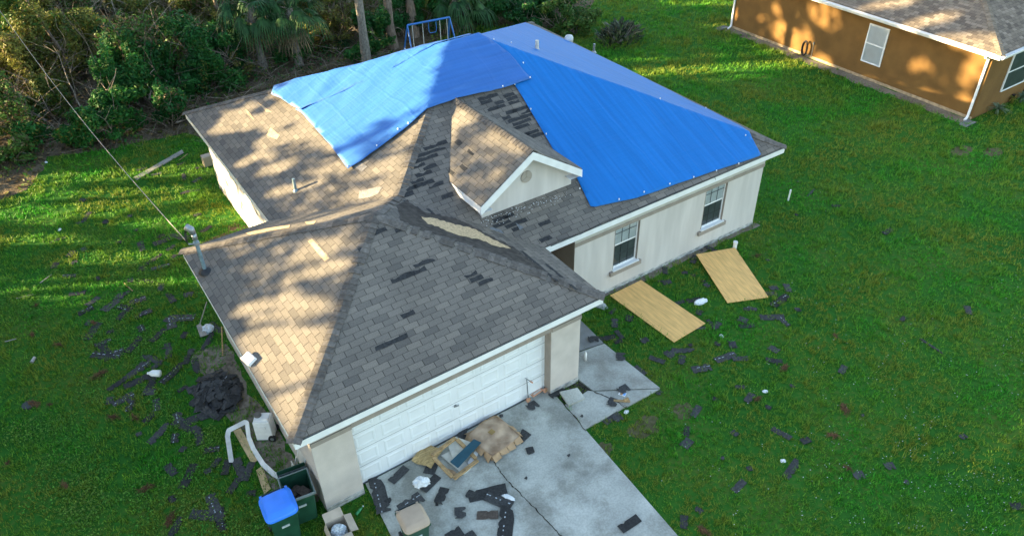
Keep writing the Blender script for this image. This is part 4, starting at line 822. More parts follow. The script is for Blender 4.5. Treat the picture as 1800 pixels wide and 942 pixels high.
# unseen trees beyond the left edge, crowns shaped with gaps to place sun dapples
Pv = Vector((-SAZ.y, SAZ.x, 0)); Pv = Pv if Pv.y > 0 else -Pv; Qv = SUN.cross(Pv); Qv = Qv if Qv.z > 0 else -Qv
Pn, Qn, Sn = np.array(Pv), np.array(Qv), np.array(SUN)
PLN = {'g': ((0, 0, 1), 0.0), 'L': PL_LEFT, 'GL': PL_GLEFT, 'D': PL_DL, 'NW': ((1, 0, 0), NX), 'NR': ((-.42, 0, 1), NH-.42*(NX-NO)), 'LW': ((1, 0, 0), MX0), 'GLW': ((1, 0, 0), 0.0), 'GR': PL_GREAR}
gaps = [ # plane, from pixel, to pixel, half thickness (m)
 ('g', (80, 318), (300, 304), .28), ('g', (95, 345), (300, 335), .16), ('g', (150, 362), (330, 350), .10), ('g', (-40, 378), (150, 374), .32), ('g', (95, 280), (140, 277), .2), ('g', (-20, 425), (60, 420), .18), ('g', (20, 335), (80, 330), .12), ('g', (180, 455), (240, 452), .2), ('g', (110, 500), (340, 485), .2), ('g', (330, 390), (440, 372), .3),
 ('g', (1120, 10), (1300, 6), .3), ('g', (1290, 8), (1500, 5), .15), ('g', (1130, 50), (1280, 45), .12), ('g', (1070, 102), (1250, 92), .62), ('g', (1250, 95), (1460, 78), .5), ('g', (1120, 130), (1420, 112), .42), ('g', (1300, 205), (1450, 190), .25), ('g', (1400, 192), (1640, 184), .3), ('g', (1110, 84), (1165, 82), .06), ('g', (1230, 75), (1300, 70), .1),('g', (1260, 140), (1340, 136), .12), ('g', (1330, 205), (1380, 198), .1),
 ('GL', (500, 700), (500, 700), .95), ('GL', (478, 640), (478, 640), .8), ('GL', (525, 745), (525, 745), .8), ('GL', (450, 610), (450, 610), .45), ('GL', (560, 640), (560, 640), .5), ('GL', (512, 545), (540, 540), .22), ('GL', (545, 478), (575, 470), .12), ('GL', (430, 545), (450, 540), .14), ('GL', (550, 440), (570, 436), .25), ('GL', (505, 520), (505, 520), .13), ('GL', (590, 470), (600, 466), .12), ('GL', (460, 560), (460, 560), .1),
 ('L', (385, 225), (480, 212), .18), ('L', (478, 245), (500, 240), .3), ('L', (540, 235), (560, 225), .28), ('L', (470, 300), (500, 290), .16), ('L', (430, 285), (450, 275), .16), ('L', (400, 205), (430, 195), .13), ('L', (570, 300), (600, 290), .14), ('L', (660, 300), (690, 285), .2), ('L', (690, 320), (700, 300), .14), ('L', (480, 340), (560, 320), .10), ('L', (730, 220), (730, 240), .2), ('L', (620, 345), (680, 340), .12),
 ('L', (560, 160), (700, 130), .75), ('L', (700, 110), (760, 100), .7), ('L', (560, 210), (740, 150), .4), ('L', (560, 230), (720, 185), .35), ('L', (545, 205), (600, 250), .25), ('L', (610, 290), (615, 280), .2), ('L', (620, 230), (650, 200), .3),
 ('D', (815, 205), (825, 195), .3), ('D', (880, 232), (930, 255), .16), ('D', (890, 228), (910, 250), .2),
 ('GR', (430, 412), (500, 400), .10), ('GR', (560, 388), (690, 350), .3), ('GR', (330, 438), (400, 424), .12),
 ('LW', (380, 300), (440, 370), .55), ('LW', (375, 290), (400, 320), .6), ('LW', (430, 370), (465, 392), .4),
 ('GLW', (548, 790), (565, 830), .25), ('GLW', (570, 840), (590, 870), .15),
 ('NW', (1440, 22), (1455, 30), .45), ('NW', (1405, 62), (1412, 72), .42), ('NW', (1370, 20), (1370, 20), .25), ('NW', (1340, 38), (1342, 42), .2), ('NW', (1298, 28), (1302, 38), .2), ('NW', (1365, 62), (1367, 66), .18), ('NW', (1612, 118), (1625, 118), .24), ('NW', (1560, 133), (1562, 134), .08), ('NW', (1715, 110), (1730, 120), .4), ('NW', (1700, 140), (1708, 135), .22), ('NW', (1695, 172), (1698, 175), .18), ('NW', (1360, 100), (1400, 92), .12),
 ('NR', (1530, 12), (1590, 4), .14), ('NR', (1610, 42), (1660, 32), .16), ('NR', (1720, 80), (1760, 90), .4), ('NR', (1660, 70), (1700, 66), .16),
]
GP = []
for pl, a, b_, rr in gaps:
    A, B = on_plane(*a, PLN[pl]), on_plane(*b_, PLN[pl]); GP.append((A.dot(Pv), A.dot(Qv), B.dot(Pv), B.dot(Qv), rr, pl))
def in_gap(s, h, grow):
    r = np.zeros(len(s), bool)
    for a, b_, c, d, rr, kk in GP:
        dx, dy = c-a, d-b_; t = np.clip(((s-a)*dx+(h-b_)*dy)/(dx*dx+dy*dy+1e-9), 0, 1); hit = (np.hypot(s-a-t*dx, h-b_-t*dy) < rr+grow) & blocked(kk, s, h)
        if kk in ('NW', 'LW'): hit &= rng.random(len(s)) < (.86 if kk == 'NW' else .88)
        r |= hit
    return r
def hull(pts):
    q = sorted((float(np.dot(p, Pn)), float(np.dot(p, Qn))) for p in pts)
    def half(z):
        r = []
        for p in z:
            while len(r) > 1 and (r[-1][0]-r[-2][0])*(p[1]-r[-2][1])-(r[-1][1]-r[-2][1])*(p[0]-r[-2][0]) <= 0: r.pop()
            r.append(p)
        return r[:-1]
    return half(q)+half(q[::-1])
HG = hull([(x, y, z) for x, y in ((-OV, -OV), (GW+OV, -OV), (-OV, GD), (GW+OV, GD)) for z in (HE-.06, HE)]+[tuple(GA)])
HGW = hull([(0, y, z) for y in (.12, GD-OV-.1) for z in (0, HE-.2)])
HM = hull([(x, y, z) for x, y in ((ML, MF), (MR, MF), (ML, MBK), (MR, MBK)) for z in (HE-.06, HE)]+[tuple(MA), tuple(MBp)])
HD = hull([(DX-DW, DY, dz(DX-DW)), (DX, DY, DZ), (DX, yb(DZ), DZ), (DX-DW, 4.4, dz(DX-DW)), (DX, yb(DZ)-1, DZ-.3)])
HMW = hull([(MX0, y, z) for y in (MY0, MY1-.1) for z in (0, HE-.15)])
def blocked(k, s, h):   # a gap over the roof must not let light past the roof
    if k == 'L': return inpoly(s, h-.12, HM) | inpoly(s, h, HG)
    if k == 'GL': return inpoly(s, h-.06, HG) | inpoly(s, h, HM)
    if k == 'GLW': return inpoly(s, h-.1, HGW) | inpoly(s, h, HG)
    if k == 'LW': return inpoly(s, h, HMW) | inpoly(s, h, HM)
    if k == 'D': return inpoly(s, h, HD)
    if k in ('L', 'GL', 'GR'): return inpoly(s, h, HM) | inpoly(s, h, HG)
    return np.ones(len(s), bool)
n = 88000; s = rng.uniform(-17, 34, n); h_ = rng.uniform(-7, 12.5, n); t = 27+rng.uniform(-4, 6, n)
n2 = 60000; s = np.concatenate([s, rng.uniform(-1.6, 11, n2)]); h_ = np.concatenate([h_, rng.uniform(1.2, 6.3, n2)]); t = np.concatenate([t, 27+rng.uniform(-4, 6, n2)]); n = n+n2
fineleaf = (s > -1.6) & (s < 11) & (h_ > 1.2) & (h_ < 6.3)
X = s[:, None]*Pn+h_[:, None]*Qn+t[:, None]*Sn; sz = (.13+.13*rng.random(n))*np.where(fineleaf, .40, 1)
keep = (X[:, 2] > .3) & ~in_gap(s, h_, sz*.85)
thin = inpoly(s, h_, HD); keep &= ~(thin & (rng.random(n) > .16))
thin = inpoly(s, h_-.08, HM) & (s > 3) & (h_ > 2.6); keep &= ~(thin & (rng.random(n) > .15))       # leaves thinned for soft partial sun on the left slope
thin = inpoly(s, h_, HG) & (h_ > 2.6) & ~thin; keep &= ~(thin & (rng.random(n) > .16))
thin = (s > 18) & (h_ < .9); keep &= ~(thin & (rng.random(n) > .08))
thin = (s > 7.5) & (s < 18) & (h_ < -.5); keep &= ~(thin & (rng.random(n) > .42))
d = X-np.array(CAM); zc = d @ np.array(FW); pu = 900+FPX*(d @ np.array(RT))/np.maximum(zc, .1); pv = 471-FPX*(d @ np.array(UP))/np.maximum(zc, .1)
keep &= ~((zc > 0) & (pu > -45) & (pu < 1850) & (pv > -40) & (pv < 985))
X, sz, s = X[keep], sz[keep], s[keep]; n = len(X)
nr = Sn+rng.normal(size=(n, 3))*.45; nr /= np.linalg.norm(nr, axis=1)[:, None]; a = np.cross(nr, rng.normal(size=(n, 3))); a /= np.linalg.norm(a, axis=1)[:, None]; b_ = np.cross(nr, a); sz = sz[:, None]
Q4 = np.stack([X-a*sz*1.15, X-b_*sz, X+a*sz*1.15, X+b_*sz], 1); ti = np.clip(((s+17)/4.25).astype(int), 0, 11)
for i in range(12):
    q = Q4[ti == i]
    if len(q) < 50: continue
    best = None
    for cand in np.linspace(-1.9, 1.9, 39):
        hs = np.linspace(-3.5, 6, 60); bad = in_gap(np.full(60, -17+4.25*(i+.5)+cand), hs, .25).sum()+abs(cand)*.1
        if best is None or bad < best[0]: best = (bad, cand)
    sc_ = -17+4.25*(i+.5)+best[1]; base = Vector(Pv)*sc_+Vector((SAZ.x, SAZ.y, 0))*28; 
    o = empty('dapple_tree', base, 0, 'unseen leafy tree beyond the left lawn, its crown gapped to place sun dapples', 'tree', 'unseen trees shaped to dapple the sun'); quad_obj('crown', q-np.array(base), [LEAF_W], o)
    m = MB(); mid = Vector((0, 0, 8)); m.tube([(0, 0, -.1), (.1, .1, 3), (0, .2, 6), (.2, 0, 10)], [.2, .17, .13, .05], 8); m.build('trunk', BARK, o)
# ------------------------------------------------------------------ swing set behind the house
A, B = G(716, 45, 2.0), G(790, 31, 2.0); c = (A+B)/2; dv = (B-A); Ls = dv.length; ang = math.atan2(dv.y, dv.x)
sw = empty('swing_set', (c.x, c.y, 0), ang, 'blue metal swing set with white poles standing behind the tarped roof', 'swing set'); BM_ = M('blue_metal', (.03, .16, .48), .45, .1, spec=.5); ROPE = M('white_rope', (.6, .58, .54), .8, .1)
h2 = Ls/2
m = MB(); m.tube([(-h2, 0, 2), (h2, 0, 2)], .045, 10); m.build('top_bar', BM_, sw)
for sx in (-1, 1):
    for sy in (-1, 1):
        m = MB(); m.tube([(sx*h2, 0, 2), (sx*(h2+.12), sy*.85, 0)], .035, 8); m.build('leg', BM_, sw)
    m = MB(); m.tube([(sx*(h2+.08), -.5, .8), (sx*(h2+.08), .5, .8)], .025, 8); m.build('brace', WHITE, sw)
for x0, x1 in ((-.78, -.30), (.52, .86)):
    m = MB()
    for x in (x0, x1): m.tube([(x*h2, 0, 1.97), (x*h2, .02, .5)], .016, 6)
    s_ = m.build('rope', ROPE, sw); m = MB(); m.box(((x0+x1)/2*h2, .02, .48), ((x1-x0)*h2+.06, .18, .03)); m.build('seat', BM_, s_)
m = MB(); m.tube([(-.02*h2, 0, 1.97), (-.02*h2, 0, 1.55), (.03*h2, 0, 1.46), (.30*h2, 0, 1.46), (.34*h2, 0, 1.55), (.34*h2, 0, 1.97)], .016, 6); m.build('trapeze', BM_, sw)
m = MB(); m.tube([(-h2-.7, -.2, .5), (-h2-.5, -.2, .8), (-h2-.2, -.2, .8)], .03, 6); m.tube([(-h2-.7, .2, .5), (-h2-.5, .2, .8), (-h2-.2, .2, .8)], .03, 6); m.box((-h2-.55, 0, .5), (.5, .42, .05)); m.build('glider', BM_, sw)
# lattice panel
m = MB()
for i in range(11):
    m.bar((-.5+i*.1, -.35, .0), (-.5+i*.1, .35, 0), .025, .008)
for i in range(8): m.bar((-.5, -.35+i*.1, .008), (.5, -.35+i*.1, .008), .025, .008)
o = m.build('lattice_panel', M('lattice_white', (.5, .5, .48), .8, .2)); o.location = G(646, 52, .7); o.rotation_euler = (.75, .35, .4); tag(o, 'white lattice panel tilted among the bushes right of the smooth palm trunk', 'lattice')
# ------------------------------------------------------------------ power cable
a = mt+Vector((-.16, .12, -.28)); e = CAM+ray(0, 20)*36; e2 = CAM+ray(-160, -190)*46; m = MB(); pts = [a.lerp(e, i/16)+Vector((0, 0, -.5*math.sin(math.pi*i/16))) for i in range(17)]+[e2]; m.tube(pts, .011, 6)
tag(m.build('power_cable', M('weathered_cable', (.33, .28, .24), .7, .2, 9)), 'twisted service cable running from the roof mast over the left lawn', 'cable')
# ------------------------------------------------------------------ plywood on the front lawn
def board(pix, lift, th, mat, name, label, cat, seams=0):
    P3 = [G(u, v, z) for (u, v), z in zip(pix, lift)]; n = (P3[1]-P3[0]).cross(P3[3]-P3[0]).normalized(); n = n if n.z > 0 else -n; c = sum(P3, Vector())/4; m = MB()
    vs = [p-c for p in P3]; vs += [q-n*th for q in vs]; m.add(vs, [(0, 1, 2, 3), (7, 6, 5, 4)]+[(i, 4+i, 4+(i+1) % 4, (i+1) % 4) for i in range(4)])
    o = m.build(name, mat); o.location = c; return tag(o, label, cat)
def ply_mat(p0, p1, name):
    m = M(name, (.80, .47, .165), .75, .12, 2.2, .15, 30, stretch=(5, 1, 1)); N, L = nt(m); b = N['Principled BSDF']; src = b.inputs['Base Color'].links[0].from_socket
    d = (Vector(p1)-Vector(p0)); g = N.new('ShaderNodeNewGeometry'); dp = N.new('ShaderNodeVectorMath'); dp.operation = 'DOT_PRODUCT'; dn = d.normalized(); dp.inputs[1].default_value = dn; L.new(g.outputs['Position'], dp.inputs[0])
    w_ = N.new('ShaderNodeMath'); w_.operation = 'FRACT'; q = N.new('ShaderNodeMath'); q.operation = 'DIVIDE'; q.inputs[1].default_value = .135; L.new(dp.outputs['Value'], q.inputs[0]); L.new(q.outputs[0], w_.inputs[0])
    lt = N.new('ShaderNodeMath'); lt.operation = 'LESS_THAN'; lt.inputs[1].default_value = .07; L.new(w_.outputs[0], lt.inputs[0]); f = N.new('ShaderNodeMath'); f.operation = 'MULTIPLY'; f.inputs[1].default_value = .6; L.new(lt.outputs[0], f.inputs[0])
    mx = N.new('ShaderNodeMix'); mx.data_type = 'RGBA'; mx.blend_type = 'MULTIPLY'; mx.inputs[7].default_value = (.5, .45, .4, 1); L.new(f.outputs[0], mx.inputs[0]); L.new(src, mx.inputs[6]); L.new(mx.outputs[2], b.inputs['Base Color']); return m
PA, PB = ((1072, 519), (1127, 492), (1240, 568), (1185, 601)), ((1224, 447), (1292, 435), (1351, 522), (1279, 532))
ply1 = board(PA, (.06, .06, .05, .05), .018, ply_mat(G(*PA[0]), G(*PA[1]), 'plywood_a'), 'plywood_sheet', 'plywood sheet lying on the lawn nearest the garage eave corner', 'plywood')
ply2 = board(PB, (.12, .07, .06, .05), .018, ply_mat(G(*PB[0]), G(*PB[1]), 'plywood_b'), 'plywood_sheet', 'plywood sheet tilted on the lawn below the right front window', 'plywood')
# ------------------------------------------------------------------ crumpled things
def crumple(name, loc_, size, mat, label, cat, seed=0, amp=.45, sub=4, sh=1.7):
    bm = bmesh.new(); bmesh.ops.create_icosphere(bm, subdivisions=sub, radius=1)
    for v in bm.verts:
        p = v.co.normalized(); f = 1+amp*mnoise.ridged_multi_fractal(p*sh+Vector((seed, 0, 0)), 1.0, 2.1, 4, 1.0, 2.0)*.5-amp*.5+.3*amp*fbm(p.x*2, p.y*2, p.z*2+seed)
        v.co = Vector((p.x*size[0]*f, p.y*size[1]*f, max(-.12, p.z)*size[2]*f+.1*size[2]))
    me = bpy.data.meshes.new(name); bm.to_mesh(me); bm.free(); me.materials.append(mat); o = bpy.data.objects.new(name, me); COL.objects.link(o); o.location = loc_; o.rotation_euler = (0, 0, seed); return tag(o, label, cat)
BAG = M('white_bag', (.72, .75, .77), .45, .06, 5, spec=.5); CLEAR = M('crumpled_film', (.50, .56, .60), .3, .25, 14, spec=.6)
crumple('plastic_bag', G(741, 850, .05), (.13, .19, .17), BAG, 'white plastic bag crumpled on the driveway', 'plastic bag', 1)
crumple('plastic_scrap', G(893, 874, .05), (.16, .06, .04), BAG, 'white torn plastic scrap beside the folded shingles on the driveway', 'plastic scrap', 2)
crumple('white_rag', G(1232, 531, 0), (.22, .10, .09), BAG, 'white rag lying on the grass between the two plywood sheets', 'rag', 3)
crumple('plastic_film', G(365, 580, .02), (.19, .16, .12), CLEAR, 'crumpled clear plastic film on the grass beside the garage eave', 'plastic film', 4)
crumple('plaster_rubble', G(1048, 534, 0), (.36, .14, .09), M('rubble', (.4, .42, .43), .9, .3, 12), 'pale rubble in the grass under the right garage eave corner', 'rubble', 5)
for u, v, lb in ((1345, 688, 'small white scrap on the lawn right of the driveway walkway'), (1101, 724, 'tiny white scrap at the grass edge below the walkway corner'), (1268, 591, 'tiny white scrap on the lawn beside the lower plywood corner'), (105, 404, 'white scrap on the far left lawn in the sunlit streak'), (81, 286, 'white scrap beside the cut trail at the wood edge'), (1376, 810, 'white scrap on the lower right lawn')):
    crumple('paper_scrap', G(u, v), (.07, .05, .04), BAG, lb, 'scrap', u*.1, sub=3)
# ------------------------------------------------------------------ bins
def bin_(loc_, rz, lidmat, label, open_=False, lidz=1.04):
    o = empty('wheeled_bin', loc_, rz, label, 'bin'); m = MB()
    m.frus((0, 0, .06), (.46, .52), (.58, .66), .92, 0); b_ = m.build('body', GREEN, o, bevel=.03)
    if open_:
        me = b_.data; bm = bmesh.new(); bm.from_mesh(me); bm.faces.ensure_lookup_table(); f = max(bm.faces, key=lambda f: f.calc_center_median().z); bmesh.ops.delete(bm, geom=[f], context='FACES_ONLY'); bm.to_mesh(me); bm.free(); s_ = b_.modifiers.new('solid', 'SOLIDIFY'); s_.thickness = .012
    m = MB(); 
    for c, d in (((0, -.335, .96), (.64, .03, .07)), ((0, .335, .96), (.64, .03, .07)), ((-.305, 0, .96), (.03, .64, .07)), ((.305, 0, .96), (.03, .64, .07))): m.box(c, d)
    m.build('rim', GREEN if not open_ else M('rim_grey', (.14, .17, .17), .5), o, bevel=.01)
    m = MB(); m.tube([(-.27, .4, .97), (.27, .4, .97)], .018, 8)
    for x in (-.27, 0, .27): m.bar((x, .34, .97), (x, .41, .97), .04, .03)
    m.build('handle', M('bin_handle', (.03, .045, .05), .5), o)
    for sx in (-1, 1):
        m = MB(); m.tube([(sx*.24, .3, .11), (sx*.30, .3, .11)], .11, 16); m.build('wheel', BLACK, o)
    m = MB(); m.box((0, -.315, .68), (.16, .02, .05)); m.build('front_bar', M('bin_label', (.45, .5, .5), .6), o)
    if not open_:
        m = MB(); rings = [(.33, .35, .975), (.335, .355, .99), (.335, .355, 1.02), (.315, .335, 1.03), (.30, .32, 1.05), (.265, .275, 1.085), (.23, .235, 1.10), (.12, .12, 1.108)]; nn = 36; vs = []; fs = []
        for hx, hy, z in rings:
            for k in range(nn):
                a = 2*math.pi*k/nn; c_, s_ = math.cos(a), math.sin(a); vs.append((hx*abs(c_)**.34*(1 if c_ >= 0 else -1), -.02+(.03 if z > 1.06 else 0)+hy*abs(s_)**.34*(1 if s_ >= 0 else -1), z))
        for i in range(len(rings)-1):
            for k in range(nn): fs.append((i*nn+k, i*nn+(k+1) % nn, (i+1)*nn+(k+1) % nn, (i+1)*nn+k))
        fs.append(tuple((len(rings)-1)*nn+k for k in range(nn))); fs.append(tuple(range(nn-1, -1, -1))); m.add(vs, fs)
        for x in (-.26, .26): m.bar((x, .2, 1.03), (x, .36, 1.0), .05, .05)
        m.build('lid', lidmat, o)
    else:
        m = MB(); m.frus((0, 0, 0), (.62, .66), (.5, .54), .08); l_ = m.build('lid', lidmat, o, bevel=.02); l_.location = (0, .50, .62); l_.rotation_euler = (math.radians(-100), 0, 0)
        m = MB(); 
        for i in range(6): m.box((random.uniform(-.15, .15), random.uniform(-.2, .2), .5+.03*i), (.25, .2, .05), rz=random.random()*3)
        m.build('rubbish', CHARB, o)
    return o
q = G(488, 884, 1.05); bin_((q.x, q.y, 0), math.radians(-4), BLUEP, 'green wheeled bin with a closed blue lid beside the garage wall')
q2 = Vector((q.x+.62, q.y+.50, 0)); q2 = G(521, 853, .97); bin_((q2.x, q2.y, 0), math.radians(-8), GREEN, 'open dark green wheeled bin behind the blue lidded bin', True)
q = G(725, 908, .93); o = bin_((q.x, q.y, .05), math.radians(-5), TANP, 'green wheeled bin with a closed tan lid at the driveway edge'); o.scale = (.84, .84, .84)
# ------------------------------------------------------------------ white drum with wheels, gutter strip, boards, chair, box
c0 = G(470, 765); wc = empty('water_carrier', (c0.x, c0.y, 0), math.radians(-32), 'white wheeled plastic water carrier with a black cap beside the garage wall', 'water carrier')
m = MB(); m.frus((0, 0, .03), (.40, .34), (.38, .32), .58); m.box((0, 0, .625), (.34, .28, .03)); m.build('body', WPL, wc, bevel=.035)
m = MB(); m.tube([(-.1, .05, .63), (-.1, .05, .69)], [.085, .08], 16); m.tube([(-.1, .05, .685), (-.1, .05, .70)], .05, 12); m.build('cap', M('cap_grey', (.13, .12, .11), .6), wc)
m = MB(); m.bar((.02, -.10, .66), (.16, -.10, .66), .03, .05); m.build('grip', WPL, wc); m = MB(); m.box((0, -.178, .45), (.16, .012, .08)); m.build('front_recess', WPL, wc)
for s_ in (-1, 1):
    m = MB(); m.tube([(.17, s_*.15, .09), (.17, s_*.20, .09)], .09, 14); w_ = m.build('wheel', BLACK, wc); m = MB(); m.tube([(.17, s_*.2, .09), (.17, s_*.206, .09)], .045, 10); m.build('hub', METAL, w_)
def ribbon(name, pts, w_, t_, mat, label, cat, tilt=0.0):
    m = MB(); pts = [Vector(p) for p in pts]; fine = []
    for i in range(len(pts)-1):
        for k in range(5): fine.append(pts[i].lerp(pts[i+1], k/5))
    fine.append(pts[-1]); vs = []; n = len(fine)
    for i, p in enumerate(fine):
        d = (fine[min(i+1, n-1)]-fine[max(i-1, 0)]).normalized(); s_ = Vector((-d.y, d.x, 0)).normalized(); wv = (s_*math.cos(tilt)+Vector((0, 0, math.sin(tilt))))*w_/2; nn = d.cross(wv).normalized()*t_
        vs += [p-wv, p+wv, p+wv-nn, p-wv-nn]
    fs = [(0, 1, 2, 3), tuple(4*(n-1)+k for k in (3, 2, 1, 0))]
    for i in range(n-1):
        for k in range(4): fs.append((4*i+k, 4*i+4+k, 4*i+4+(k+1) % 4, 4*i+(k+1) % 4))
    m.add(vs, fs); return tag(m.build(name, mat), label, cat)
VIN = M('vinyl_white', (.66, .66, .63), .6, .1, 6)
ribbon('gutter_piece', [G(407, 812, .05), G(400, 766, .25), G(402, 756, .3), G(431, 741, .3), G(434, 744, .3), G(437, 768, .12), G(446, 790, .05), G(462, 815, .08), G(480, 832, .05), G(503, 845, .05)], .11, .012, VIN, 'long bent white gutter strip twisted on the grass beside the garage', 'gutter', .5)
board(((410, 757), (423, 752), (455, 806), (443, 815)), (.03, .03, .03, .03), .015, PLY, 'board_scrap', 'torn tan board scrap inside the bent white gutter strip', 'board')
board(((450, 826), (461, 818), (476, 858), (464, 868)), (.03, .03, .03, .03), .015, PLY, 'board_scrap', 'torn tan board scrap behind the blue lidded bin', 'board')
board(((234, 312), (240, 316), (323, 268), (320, 263)), (.04, .04, .06, .06), .03, GREYW, 'wooden_plank', 'long grey plank lying on the left lawn near the wood edge', 'plank')
ribbon('stick', [G(313, 283, .03), G(330, 270, .06)], .03, .02, WOODY, 'short brown stick on the grass beside the long grey plank', 'stick')
ribbon('wooden_lath', [G(349, 575, .03), G(363, 530, .7)], .025, .02, GREYW, 'thin grey lath leaning from the grass up to the garage eave', 'lath')
ribbon('wooden_lath', [G(391, 625, .05), G(389, 574, .9)], .03, .02, WOODY, 'brown upright lath beside the garage eave left of the roof edge', 'lath')
board(((345, 572), (352, 568), (364, 588), (352, 592)), (.12, .14, .10, .05), .02, GREYW, 'grey_panel', 'grey panel leaning in the grass beside the crumpled film', 'panel')
for i, ((u, v), (u2, v2)) in enumerate((((28, 524), (58, 517)), ((8, 600), (28, 595)), ((70, 497), (90, 482)), ((218, 497), (233, 511)))):
    ribbon('stick', [G(u, v, .03), G(u2, v2, .05)], .025, .02, GREYW if i != 3 else WOODY, ('pale grey stick lying on the left lawn at the left edge of the picture', 'short grey stick at the very left edge of the lawn below the pale stick', 'long pale stick in the sunlit grass of the left lawn', 'thin orange brown stick among shingles on the left lawn')[i], 'stick')
m = MB(); m.bar((-.0, 0, 0), (0, .0, .3), .02, .02)
# jug
jg = empty('plastic_jug', G(272, 656, .1), .6, 'white plastic jug lying among shingles on the left lawn', 'jug'); m = MB(); m.tube([(-.16, 0, 0), (-.14, 0, 0), (.06, 0, 0), (.13, 0, 0), (.16, 0, 0)], [.05, .09, .09, .05, .03], 14); m.build('body', WPL, jg, smooth=True); m = MB(); m.tube([(.15, 0, 0), (.19, 0, 0)], .032, 10); m.build('cap', WPL, jg); jg.rotation_euler = (0, 0, 2.5)
# vent cap that slid to the eave
q = on_plane(441, 632, PL_GLEFT); vc = MB(); vc.frus((0, 0, 0), (.22, .34), (.18, .28), .07); vc.bar((-.1, -.17, .02), (-.1, .17, .02), .03, .09); o = vc.build('vent_cap', WPL, bevel=.015); o.location = q+Vector((-.02, 0, .03)); o.rotation_euler = (0, -math.atan(P), .2); tag(o, 'loose white vent cap lying on the left eave of the garage roof', 'vent cap')
# AC pad by the rear left wall
m = MB(); m.box((0, 0, .2), (.36, .30, .4)); o = m.build('utility_box', M('box_tan', (.42, .34, .26), .8, .1), bevel=.02); o.location = (G(367, 290).x, G(367, 290).y, 0); tag(o, 'tan utility box standing against the sunlit left wall of the house', 'utility box')
# folding chair leaning on the garage wall
fc = empty('folding_chair', (-.22, 1.05, 0), 0, 'folded white mesh chair leaning on the garage side wall', 'chair'); T = Matrix.Rotation(math.radians(14), 4, 'Y')
m = MB()
for y in (-.2, .2): m.tube([T @ Vector((0, y, 0)), T @ Vector((0, y, .95)), T @ Vector((0, y*.6, 1.03))], .014, 8)
m.tube([T @ Vector((0, -.12, 1.03)), T @ Vector((0, .12, 1.03))], .014, 8); m.build('frame', WPL, fc)
m = MB(); m.box((.0, 0, .8), (.012, .36, .4), T=T); m.build('backrest', M('chair_fabric', (.62, .58, .50), .8, .1), fc)
m = MB(); m.box((-.06, 0, .42), (.02, .38, .38), T=T @ Matrix.Rotation(-.15, 4, 'Y')); m.build('seat', M('chair_mesh', (.52, .50, .44), .85, .15, 40), fc)
for y in (-.17, .17):
    m = MB(); m.tube([T @ Vector((-.09, y, .02)), T @ Vector((-.05, y, .7))], .013, 8); m.build('leg', WPL, fc)
# cardboard box with a bag
c0 = G(606, 936); bx = empty('cardboard_box', (c0.x-.1, c0.y, 0), math.radians(-4), 'open cardboard box holding a plastic bag at the garage corner', 'box'); m = MB(); w2, d2, hh = .20, .23, .28
for c, d in (((-w2, 0, hh/2), (.008, 2*d2, hh)), ((w2, 0, hh/2), (.008, 2*d2, hh)), ((0, -d2, hh/2), (2*w2-.01, .008, hh)), ((0, d2, hh/2), (2*w2-.01, .008, hh)), ((0, 0, .005), (2*w2-.02, 2*d2-.02, .01))): m.box(c, d)
m.build('carton', CARD2, bx)
for p, q_, s_ in (((0, d2, hh), (0, d2+.19, hh+.06), 0), ((w2, 0, hh), (w2+.15, 0, hh-.04), 1), ((-w2, 0, hh), (-w2-.06, 0, hh-.2), 1), ((0, -d2, hh), (0, -d2-.2, hh+.03), 0)):
    m = MB(); p, q_ = Vector(p), Vector(q_); a = Vector((.2, 0, 0)) if s_ == 0 else Vector((0, .23, 0)); vs = [p-a, p+a, q_+a, q_-a]; m.add(vs+[v+Vector((0, 0, -.006)) for v in vs], [(0, 1, 2, 3), (7, 6, 5, 4), (0, 4, 5, 1), (1, 5, 6, 2), (2, 6, 7, 3), (3, 7, 4, 0)]); m.build('flap', CARD2, bx)
crumple('plastic_bag', (c0.x-.1, c0.y, .12), (.14, .16, .16), CLEAR, 'grey and blue plastic bag inside the open cardboard box', 'plastic bag', 7)
# green bottle
bt = empty('green_bottle', G(631, 898, .04), .5, 'green plastic bottle in the grass by the cardboard box', 'bottle'); m = MB(); m.tube([(-.1, 0, 0), (.05, 0, 0), (.1, 0, 0), (.13, 0, 0)], [.035, .035, .014, .012], 12); m.build('body', M('bottle_green', (.02, .22, .07), .2, .1, spec=.6), bt, smooth=True); m = MB(); m.tube([(.13, 0, 0), (.155, 0, 0)], .015, 8); m.build('cap', WPL, bt)
m = MB(); m.frus((0, 0, 0), (.14, .16), (.08, .12), .1); o = m.build('clay_shard', M('clay', (.42, .32, .2), .9, .2), bevel=.01); o.location = G(537, 900); o.rotation_euler = (.2, .3, .5); tag(o, 'tan broken clay shard beside the blue lidded bin', 'shard')
